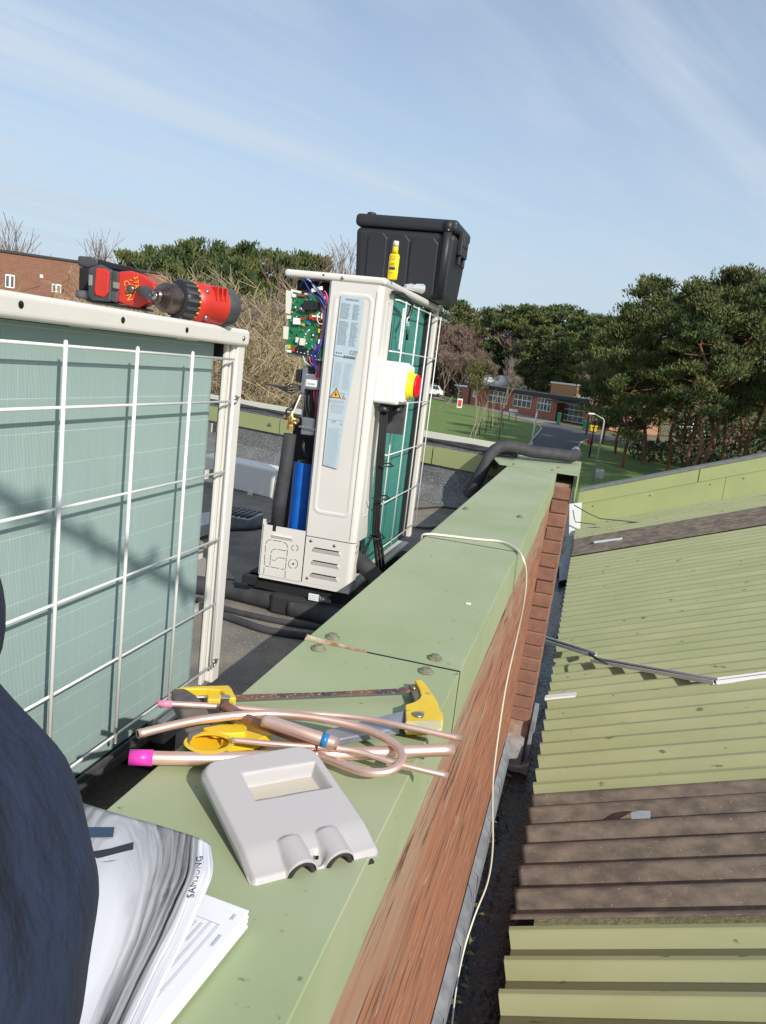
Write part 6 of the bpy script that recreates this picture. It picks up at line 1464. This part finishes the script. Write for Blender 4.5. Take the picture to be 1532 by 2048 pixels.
def pine_mesh(seed, H, crown0, spread, ntuft, dense=1., lean=.0, tuft=.34, gaps=.0):
    r = random.Random(seed); tr = MB(); cr = MB(); P = [Vector((0,0,0))]; n = 9
    for i in range(1, n+1): P.append(Vector((lean*(i/n)**1.5*H*.25+r.uniform(-.45,.45)*min(1,i/3), r.uniform(-.45,.45)*min(1,i/3), H*i/n*.98)))
    for i in range(n): tubeseg(tr, P[i], P[i+1], .19*(H/17)*(1-.085*i), .19*(H/17)*(1-.085*(i+1)), 7)
    def at(h): k = max(0, min(n-1e-6, h/(H*.98)*n)); i = int(k); return P[i].lerp(P[i+1], k-i)
    tips = []
    nb = int(30*dense)
    for i in range(nb):
        f = crown0+(1-crown0)*(i+r.random())/nb; h = H*f; g = (f-crown0)/(1-crown0)
        L = spread*(.16+.84*math.sin(math.pi*min(1, .25+g*.73))**.9)*r.uniform(.55,1.15); az = i*2.4+r.uniform(-.5,.5)
        d = Vector((math.cos(az), math.sin(az), r.uniform(-.1,.35)*(1 if g < .7 else .9))); a = at(h); b = a+d*L*.55; c = b+Vector((d.x,d.y,d.z+r.uniform(.1,.5))).normalized()*L*.5
        tubeseg(tr, a, b, .07, .045, 4); tubeseg(tr, b, c, .045, .02, 4)
        if r.random() < gaps: continue
        tips.append((c, .9*r.uniform(.7,1.2)*spread/3)); tips.append((b.lerp(c,.4)+Vector((r.uniform(-.6,.6),r.uniform(-.6,.6),r.uniform(-.1,.5))), .75*r.uniform(.6,1.1)*spread/3))
        for q in range(2):
            s2 = a.lerp(c, r.uniform(.5,.9)); e = s2+Vector((r.uniform(-1,1), r.uniform(-1,1), r.uniform(0,.7)))*L*.33; tubeseg(tr, s2, e, .025, .012, 3); tips.append((e, .6*r.uniform(.6,1.2)*spread/3))
    tips.append((P[-1], .7))
    # dead snags lower down
    for i in range(7):
        h = H*crown0*r.uniform(.55,1.0); az = r.uniform(0,6.28); a = at(h); b = a+Vector((math.cos(az),math.sin(az),r.uniform(-.2,.5)))*r.uniform(.5,1.8); tubeseg(tr, a, b, .03, .008, 3)
    per = max(6, ntuft//len(tips))
    for c, R in tips:
        base = r.choice([0,0,1,1,2])
        for k in range(per):
            while True:
                q = Vector((r.uniform(-1,1), r.uniform(-1,1), r.uniform(-.75,.75)))
                if q.length < 1: break
            q = q*(.55+.45*q.length) ; p = c+Vector((q.x*R*1.25, q.y*R*1.25, q.z*R*.85))
            d = Vector((q.x*.8+r.uniform(-.5,.5), q.y*.8+r.uniform(-.5,.5), .55+r.uniform(-.3,.6))).normalized()*tuft*r.uniform(.6,1.3)
            s_ = d.cross(Vector((r.uniform(-1,1), r.uniform(-1,1), r.uniform(-1,1)))).normalized()*tuft*r.uniform(.10,.2)
            k0 = len(cr.v); cr.v += [p-s_*.6, p+d*.55-s_, p+d, p+d*.55+s_, p+s_*.6]; cr.f.append([k0, k0+1, k0+2, k0+3, k0+4]); cr.m.append(base if r.random() < .75 else r.choice([0,1,2])); cr.s.append(False)
    return tr, cr
def bare_mesh(seed, H, levels=5, spread=.55, r0=.2, upb=.35, minr=.012, kids=(2,4), l0=.30, n0=5):
    r = random.Random(seed); tr = MB()
    def grow(p, d, L, rad, lv):
        k = 2 if lv < levels else 1; q = p
        for i in range(k):
            d2 = (d+Vector((r.uniform(-.14,.14), r.uniform(-.14,.14), r.uniform(-.02,.12)))).normalized(); e = q+d2*L/k; tubeseg(tr, q, e, rad*(1-.12*i), max(minr, rad*(1-.12*(i+1))), n0 if lv < 2 else 3); q = e; d = d2
        if lv >= levels: return
        m_ = r.randint(*kids)+(1 if lv >= 2 else 0)
        for i in range(m_):
            az = 2*math.pi*(i+r.random())/m_; x = d.cross(Vector((.3,.2,1))).normalized(); y = d.cross(x); s_ = spread*r.uniform(.6,1.3)
            nd2 = (d+(x*math.cos(az)+y*math.sin(az))*s_+Vector((0,0,upb*.4))).normalized()
            st = p.lerp(q, r.uniform(.55,1.0)) if i else q
            grow(st, nd2, L*r.uniform(.62,.86), max(minr, rad*.62), lv+1)
    grow(Vector((0,0,0)), Vector((0,0,1)), H*l0, r0, 0)
    return tr
def scrub_mesh(seed, H, stems=26, minr=.012):
    r = random.Random(seed); tr = MB()
    for s_ in range(stems):
        az = r.uniform(0,6.28); rr_ = r.uniform(0,1.3); p = Vector((math.cos(az)*rr_, math.sin(az)*rr_, 0)); d = Vector((math.cos(az)*.35*rr_+r.uniform(-.2,.2), math.sin(az)*.35*rr_+r.uniform(-.2,.2), 1)).normalized()
        L = H*r.uniform(.7,1.05); n = 7; rad = r.uniform(.02,.045); q = p
        for i in range(n):
            d = (d+Vector((r.uniform(-.18,.18), r.uniform(-.18,.18), -.02))).normalized(); e = q+d*L/n; tubeseg(tr, q, e, max(minr,rad*(1-i/n)), max(minr,rad*(1-(i+1)/n)), 3)
            for k in range(3 if i > 0 else 1):
                a = q.lerp(e, r.random()); dd = (d*.55+Vector((r.uniform(-1,1), r.uniform(-1,1), r.uniform(-.3,.6)))).normalized(); b = a+dd*r.uniform(.3,.9)*H/6; tubeseg(tr, a, b, minr, minr*.8, 3)
                for k2 in range(2):
                    a2 = a.lerp(b, r.uniform(.3,1)); b2 = a2+(dd+Vector((r.uniform(-.9,.9), r.uniform(-.9,.9), r.uniform(-.6,.5)))).normalized()*r.uniform(.2,.5)*H/6; tubeseg(tr, a2, b2, minr*.9, minr*.6, 3)
            q = e
    return tr
MESH = {}
def mk(key, mb, mats):
    me = bpy.data.meshes.new(key); me.from_pydata([tuple(p) for p in mb.v], [], mb.f)
    for m_ in mats: me.materials.append(m_)
    me.polygons.foreach_set('material_index', mb.m); me.update(); MESH[key] = me; return me
LEAF = [M['needleA'], M['needleB'], M['needleC']]
big = []
for i, (H, c0, sp_, nt_, le, gp_) in enumerate(((17,.33,3.5,17000,.9,.05),(16,.38,3.1,15000,-.8,.1),(18,.30,3.6,18000,.4,.05),(15,.16,3.3,17000,-.4,.0))):
    a, b_ = pine_mesh(100+i, H, c0, sp_, nt_, 1., le, .34, gp_); big.append((H, mk('big_trunk%d' % i, a, [M['bark']]), mk('big_crown%d' % i, b_, LEAF)))
mid = []
for i, (H, c0, sp_, nt_) in enumerate(((17,.25,3.6,6500),(16,.35,3.2,5500),(18,.2,3.8,7000))):
    a, b_ = pine_mesh(200+i, H, c0, sp_, nt_, .9, .1, .55); mid.append((H, mk('mid_trunk%d' % i, a, [M['barkdark']]), mk('mid_crown%d' % i, b_, LEAF)))
bare = [(14, mk('bare%d' % i, bare_mesh(300+i, 14, 6, .5, .2, .35, .022, (2,3)), [M['barkgrey']])) for i in range(3)]
birch = [(14, mk('birch%d' % i, bare_mesh(400+i, 14, 6, .38, .16, .5, .03, (3,3)), [M['twig']])) for i in range(3)]
fine = [(14, mk('fine%d' % i, bare_mesh(700+i, 14, 5, .5, .17, .4, .009, (2,3)), [M['twig']])) for i in range(2)]
scr = [(7, mk('scrub%d' % i, scrub_mesh(500+i, 7, 30, .011), [M['scrubtwig']])) for i in range(3)]
TR = random.Random(77)
def put(kind, label, cat, x, y, h, trunk, H, crown=None, z=ZG, group=None, rz=None, wid=1.):
    t = thing(kind, label, cat, (x, y, z), group); s_ = h/H; t.scale = (s_*wid, s_*wid, s_); t.rotation_euler = (0,0,TR.uniform(0,6.28) if rz is None else rz)
    o = bpy.data.objects.new('trunk', trunk); COL.objects.link(o); o.parent = t
    if crown: o = bpy.data.objects.new('crown', crown); COL.objects.link(o); o.parent = t
    return t
def tree_at(u, vtop, d, kind, lst, label, cat, group, k=None, zmin=None, wid=1.):   # crown top at pixel (u, vtop), distance d
    p = PY(u, vtop, d); h = p.z-ZG; i = TR.randrange(len(lst)) if k is None else k; e = lst[i]
    return put(kind, label, cat, p.x, d, h, e[1], e[0], e[2] if len(e) > 2 else None, group=group, wid=wid)
g1 = 'tall pines right of the road'
near = [(1300,612,66,3,'broad pine with the nearest bare trunks left of the corrugated roof end'),(1350,556,72,0,'tallest pine of the group, crown highest against the sky'),(1398,590,68,1,'slim pine just right of the tallest one'),(1440,572,74,2,'pine with an open top between the tallest and the frame edge'),
        (1478,560,64,0,'pine with a leaning orange trunk near the right edge'),(1515,548,70,2,'pine at the right edge of the photo'),(1560,540,66,1,'pine cut off by the right edge'),(1275,640,80,3,'left edge pine of the right hand group'),(1320,600,84,2,'pine standing behind the broad pine'),
        (1415,590,88,1,'rear pine in the middle of the right hand group'),(1490,575,86,0,'rear pine behind the leaning orange trunk'),(1240,672,92,3,'lower pine over the right wing of the school'),(1205,668,104,2,'pine beside the school plant tower'),(1545,560,84,3,'rear pine at the right edge'),(1365,600,96,3,'pine at the back seen between two tall crowns'),(1455,600,60,1,'thin front pine with a reddish stem')]
for u, v, d, k, lb in near: tree_at(u, v, d, 'pine_tree', big, lb, 'pine tree', g1, k)
# more pines to the right, outside the frame but shading the lawn
for x, y in ((24,58),(21,70),(30,66),(17,46),(21,51),(27,48),(15,38),(13,50),(10,43),(19,57),(13,57),(25,40),(10.5,36)): put('pine_tree', 'pine outside the right edge shading the lawn', 'pine tree', x+6, y, 16, big[0][1], 17, big[0][2], group='pines beyond the right edge')
g2 = 'pines behind the school'
mids = [(905,606,190),(930,612,196),(985,625,180),(1010,618,186),(1035,622,178),(1058,617,182),(1080,630,172),(1108,620,176),(1125,618,180),(1150,640,170),(1168,632,176),(1190,640,165),(1215,638,150),(1235,645,140),(1095,660,165),(1130,668,160),(1075,680,166),(1165,690,155),(1195,705,140),(1225,700,125),(1105,715,160),(1145,720,156)]
side_ = lambda u: 'left of the tower' if u < 1060 else 'behind the tower' if u < 1160 else 'right of the tower'
ad = ['dense','ragged','rounded','narrow','leaning','dark','olive','thick','open','broad','bushy']
for i, (u, v, d) in enumerate(mids):
    tree_at(u, v, d, 'pine_tree', mid, '%s pine %s, %s' % (ad[i % 11], 'on the skyline behind the school' if i < 14 else 'low behind the school roof', side_(u)), 'pine tree', g2, None, wid=1.15)
for i, (u, v, d) in enumerate([(895,648,178),(915,650,186),(940,618,205),(955,655,180),(1045,655,172),(930,690,172),(900,695,168),(1200,715,124)]):
    tree_at(u, v, d, 'bare_tree', birch, ['reddish bare birch beside the far unit guard','second reddish birch right of the far unit','tallest reddish birch left of the pines','pinkish birch behind the white tanks','bare birch before the dark pines over the school','low birch behind the far car park','low reddish birch at the far unit edge','bare birch right of the school tower'][i], 'bare tree', 'bare trees at the wood edge', wid=1.2)
tree_at(1022,706,105,'bare_tree',bare,'grey bare tree standing in front of the school windows','bare tree',None,0,wid=.75)
t = tree_at(965,700,150,'budding_tree',birch,'yellow-green budding tree left of the school roof','tree',None,1,wid=1.1)
m = MB(); r = random.Random(6)
for k in range(1500):
    q = Vector((r.gauss(0,1), r.gauss(0,1), r.gauss(0,1))).normalized()*r.uniform(.3,1); p = Vector((q.x*3.4,q.y*3.4,8.0+q.z*5.2)); m.add([p, p+Vector((r.uniform(-.3,.3),r.uniform(-.3,.3),.3)), p+Vector((r.uniform(-.3,.3),r.uniform(-.3,.3),-.1))], [(0,1,2)])
mk('bud', m, [M['budgreen']]); o = bpy.data.objects.new('crown', MESH['bud']); COL.objects.link(o); o.parent = t
# saplings with stakes on the lawn
for i, (u, v) in enumerate([(937,888),(952,868),(965,866),(975,858),(985,852),(1000,856),(944,903),(991,878)]):
    p = gp(u, v); t = thing('sapling', ['thin staked sapling, leftmost of the lawn group','second sapling from the left on the lawn','third sapling from the left on the lawn','middle sapling of the lawn group','sapling just left of the grey bare tree','sapling nearest the grey bare tree','nearest sapling, lowest on the lawn','low sapling at the right of the lawn group'][i], 'sapling', p, 'staked saplings on the lawn')
    m = MB(); tr = bare_mesh(600+i, 3.6, 2, .25, .04, .9, .015, (2,2), .5); tr.v = [q+p for q in tr.v]; tr.build('stem', M['palebark'], t)
    m = MB(); m.tube([p+Vector((.3,0,0)), p+Vector((.3,0,1.3))], .05, 5); m.build('stake', M['barkdark'], t)
# far left skyline
for i, (u, v, d, w_) in enumerate([(15,395,42,.9),(60,440,48,.9),(-20,380,40,1),(110,470,52,.7)]): tree_at(u, v, d, 'bare_tree', fine, ['big reddish bare tree over the brick building','bare tree behind the brick building roof','bare tree at the left frame edge','low bare tree at the end of the brick building'][i], 'bare tree', 'bare trees over the brick building', wid=w_)
tree_at(213,434,70,'bare_tree',fine,'round grey bare tree on the skyline above the drill battery','bare tree',None,1,wid=1.0)
for i, (u, v, d, w_) in enumerate([(640,452,60,.9),(700,448,66,1.0),(600,480,62,.8),(735,470,70,.9),(520,478,70,.6),(320,470,60,.5)]): tree_at(u, v, d, 'bare_tree', fine, ['grey bare tree left of the storage box','tallest grey bare tree directly behind the storage box','small bare tree between the pines and the far unit','bare tree mostly hidden by the storage box','thin bare tree rising above the left pines','thin bare tree just right of the drill battery'][i], 'bare tree', 'bare trees behind the units', wid=w_)
for i, (u, v, d) in enumerate([(268,512,60),(300,505,66),(330,500,64),(365,490,62),(388,494,66),(415,510,70),(455,502,64),(482,500,60),(505,510,66),(540,512,70),(570,520,66),(600,516,70),(640,524,72),(345,525,55),(470,525,56)]):
    tree_at(u, v, d, 'pine_tree', mid, '%s pine over the scrub, %s' % (ad[i % 11], 'just above the drill battery' if u < 340 else 'above the drill body' if u < 440 else 'midway to the far unit' if u < 560 else 'beside the far unit lid'), 'pine tree', 'pines over the scrub', None, wid=.8)
for i in range(39):
    row = i//13; u = 240+(i % 13)*(29-4*row); d = [34,27,22][row]+TR.uniform(-1.5,1.5); v = [568,592,625][row]+TR.uniform(-12,22)+(-12 if 430 < u < 560 else 0)
    p = PY(u, v, d); h = p.z-ZG; e = scr[i % 3]
    where = 'behind the drill battery' if u < 320 else 'right of the drill' if u < 430 else 'midway between drill and far unit' if u < 520 else 'beside the circuit board'
    put('bare_shrub', '%s straw shrub in the %s scrub row, %s' % (['tangled','arching','matted'][i % 3], ['back','middle','nearest'][min(row,2)], where), 'shrub', p.x, d, h, e[1], e[0], group='bare scrub behind the flat roof', wid=1.15)
for i, (u, v, d) in enumerate([(450,545,27),(505,545,29),(400,560,27)]): tree_at(u, v, d, 'bare_tree', bare, ['pale branching tree in the scrub right of the drill','pale branching tree in the scrub between drill and far unit','pale branching tree in the scrub behind the drill chuck'][i], 'bare tree', 'pale trees in the scrub', i % 3, wid=.6)
# undergrowth and the deep wood behind everything: one uncountable mass
m = MB(); r = random.Random(31)
def mass(x0, y0, x1, y1, h, n, depth, sz):
    for k in range(n):
        f = r.random(); x = x0+(x1-x0)*f+r.gauss(0,.3); y = y0+(y1-y0)*f+r.uniform(0,depth); z = ZG+h*(r.random()**.8)*(.8+.3*noise.noise(Vector((x*.15,y*.1,0))))
        a = Vector((r.gauss(0,1), r.gauss(0,1)*.6, r.gauss(0,1))).normalized()*sz; b = Vector((r.gauss(0,1), r.gauss(0,1), r.gauss(0,1))).normalized()*sz*.45
        k0 = len(m.v); c = Vector((x,y,z)); m.v += [c-a, c+b, c+a, c-b]; m.f.append([k0,k0+1,k0+2,k0+3]); m.m.append(0 if r.random() < .6 else 1); m.s.append(False)
mass(-150,205,90,205,13,16000,14,.8)
struct(tag(m.build('far_wood', [M['needleB'], M['barkdark']]), 'deep dark wood closing the view behind the pines', 'woodland'), 'stuff')
m = MB(); mass(-75,170,-32,196,11,7000,10,.55); o = struct(tag(m.build('brown_undergrowth', [M['twig'], M['barkdark']]), 'reddish brown bare undergrowth left of the pines behind the school', 'undergrowth'), 'stuff')
m = MB(); mass(9,90,75,88,5.5,14000,10,.4); mass(4,74,42,78,2.0,5000,6,.28); struct(tag(m.build('pine_undergrowth', [M['needleB'], M['barkdark']]), 'low dark undergrowth between the pine trunks', 'undergrowth'), 'stuff')

m = MB(); mass(-40,30,-6.5,26,4.4,9000,6,.22); struct(tag(m.build('scrub_undergrowth', [M['scrubtwig'], M['barkdark']]), 'dense straw brown tangle at the foot of the scrub', 'undergrowth'), 'stuff')

# ------------------------------------------------------------------ the person at the left, kneeling on the coping edge
def skin(name, pts, edges, mt, parent, root=0, sub=4, fold=0.):
    o0 = ORG[parent.name]; me = bpy.data.meshes.new(name); me.from_pydata([tuple(Vector(p[:3])-o0) for p in pts], edges, []); me.materials.append(mt)
    o = bpy.data.objects.new(name, me); COL.objects.link(o); o.parent = parent; ORG[o.name] = o0
    m1 = o.modifiers.new('skin', 'SKIN'); m1.use_smooth_shade = True
    for i, p in enumerate(pts):
        r = p[3] if isinstance(p[3], tuple) else (p[3], p[3]); me.skin_vertices[0].data[i].radius = r
    me.skin_vertices[0].data[root].use_root = True
    m2 = o.modifiers.new('smooth', 'SUBSURF'); m2.levels = sub; m2.render_levels = sub
    if fold:
        tx = bpy.data.textures.new('folds', 'CLOUDS'); tx.noise_scale = .11; tx.noise_depth = 1
        dm = o.modifiers.new('folds', 'DISPLACE'); dm.texture = tx; dm.strength = fold; dm.mid_level = .5; dm.texture_coords = 'LOCAL'
    return o
def person():
    t = thing('person', 'person in dark navy clothing kneeling at the left edge, face out of frame', 'person', (-.5,.0,ZR))
    # joints
    J = dict(pel=(-.46,-.03,-.10,.12), bel=(-.45,.01,.03,.115), che=(-.42,.09,.16,.125), nek=(-.39,.15,.30,.05), hed=(-.365,.19,.40,.075), top=(-.36,.205,.49,.06),
        shr=(-.40,.12,.17,.05), elr=(-.322,.30,-.120,.042), wrr=(-.13,.07,-.06,.026), pmr=(-.09,.015,-.055,.03), shl=(-.55,.06,.20,.06), ell=(-.63,.16,-.06,.038), wrl=(-.50,.24,-.19,.026), pml=(-.45,.27,-.215,.03),
        hir=(-.42,.0,-.13,.09), knr=(-.335,.27,-.405,.058), anr=(-.33,-.09,-.455,.04), tor=(-.32,-.20,-.49,.03), hil=(-.56,-.04,-.14,.09), knl=(-.64,.10,-.50,.056), anl=(-.60,.0,-.82,.04), tol=(-.63,.14,-.85,.035))
    def build(name, keys, edges, grow, mt, root=0, extra=None, fold=0.):
        pts = [J[k][:3]+(J[k][3]+grow,) for k in keys]; E = [(keys.index(a), keys.index(b)) for a, b in edges]
        if extra:
            for par_, c in extra: pts.append(c); E.append((par_ if isinstance(par_, int) else keys.index(par_), len(pts)-1))
        return skin(name, pts, E, mt, t, root, fold=fold)
    ex = []; n0 = 22
    keys = list(J)
    # fingers: three joints each
    def fingers(palm, base, d, sp_, up, thumb):
        k = len(keys)+len(ex); d = Vector(d).normalized(); sp_ = Vector(sp_).normalized(); up = Vector(up).normalized(); p = Vector(J[palm][:3])
        for i, ln in enumerate((.030,.034,.031,.025)):
            a = p+d*.035+sp_*(.020*(1.5-i)/1.5); k = len(keys)+len(ex); ex.append((palm, tuple(a)+(.0095,))); b = a+d*ln-up*.004; ex.append((k, tuple(b)+(.0085,))); c = b+(d*.6-up*.7).normalized()*ln*.7; ex.append((k+1, tuple(c)+(.0078,)))
        k = len(keys)+len(ex); a = p+sp_*.028+d*.004*thumb; ex.append((palm, tuple(a)+(.011,))); b = a+(sp_*.5+d).normalized()*.03; ex.append((k, tuple(b)+(.0095,)))
    fingers('pmr', 0, (.3,-.5,.5), (-.3,.3,.9), (-.7,-.6,.1), 1); fingers('pml', 0, (.7,.6,-.3), (-.6,.7,.0), (0,0,1), 1)
    ed = [('pel','bel'),('bel','che'),('che','nek'),('nek','hed'),('hed','top'),('che','shr'),('shr','elr'),('elr','wrr'),('wrr','pmr'),('che','shl'),('shl','ell'),('ell','wrl'),('wrl','pml'),('pel','hir'),('hir','knr'),('knr','anr'),('anr','tor'),('pel','hil'),('hil','knl'),('knl','anl'),('anl','tol')]
    body = build('body', keys, ed, -.004, M['skin'], 0, ex)
    jk = ['pel','bel','che','nek','shr','elr','wrr','shl','ell','wrl']
    J['nek'] = (-.40,.135,.25,.055)
    build('jacket', jk, [('pel','bel'),('bel','che'),('che','nek'),('che','shr'),('shr','elr'),('elr','wrr'),('che','shl'),('shl','ell'),('ell','wrl')], .022, M['navy'], 0, fold=.028)
    tk = ['pel','hir','knr','anr','hil','knl','anl']
    J['th'] = (-.366,.24,-.243,.140); J['kt'] = (-.325,.30,-.305,.122); J['knr'] = (-.314,.30,-.405,.100)
    build('trousers', tk+['th','kt'], [('pel','hir'),('hir','th'),('th','kt'),('kt','knr'),('knr','anr'),('pel','hil'),('hil','knl'),('knl','anl')], .022, M['navy'], 0, fold=.034)
    for a, b in (((-.33,-.10,-.475),(-.315,-.22,-.497)),((-.60,.0,-.845),(-.63,.15,-.855))):
        m = MB(); m.tube([Vector(a)+Vector((0,-.02 if a[2] < -.6 else .03,.02)), Vector(a), Vector(a).lerp(Vector(b),.6), Vector(b)], [.046,.046,.04,.026], 14); m.build('shoe', M['black'], t)
    m = MB(); m.ball((-.366,.185,.445), .098, 0, 12, (.92,1.02,1.0)); m.build('hair', M['hair'], t)
    for sx in (-1, 1):
        m = MB(); m.ball((-.335+.034*sx,.275-.01*sx,.418), .011, 0, 6); m.build('eye', M['whitep'], t)
    m = MB(); m.tube([(-.330,.282,.43),(-.322,.302,.395),(-.328,.288,.385)], [.008,.013,.009], 8); m.build('nose', M['skin'], t)
    m = MB(); m.tube([(-.352,.276,.355),(-.329,.286,.352),(-.308,.272,.356)], [.003,.0055,.003], 6); m.build('mouth', mat('lips', (.45,.2,.17), .5), t)
person()

# made-up aerial behind the camera, added only to cast the near coil's soft shadow
def aerial():
    a = PX(17,999,-.748)+SUN*2.9; b = PX(386,1187,-.748)+SUN*2.9; d = (b-a).normalized()
    a = a-d*.9; b = b+d*.05
    t = thing('shadow_aerial', 'made-up aerial on a mast behind the viewer, added to shade the near coil', 'aerial', (a.x,a.y,-2.0))
    m = MB(); m.tube([a, b], .013, 8); m.build('boom', M['steel'], t)
    L = (b-a).length; up = (SUN.cross(d)).normalized()
    for k in range(9):
        p = a+d*(L*(k+.4)/9); h = .022+.014*((k*5) % 3); q_ = (up*.6+d*(.8 if k % 2 else -.5)).normalized(); m = MB(); m.tube([p-q_*h, p+q_*h*1.2], .009, 6); m.build('element', M['steel'], t)
    m = MB(); m.tube([a+d*.05, Vector((a.x,a.y,-1.9))+d*.05], .02, 10); m.build('mast', M['steel'], t)
aerial()
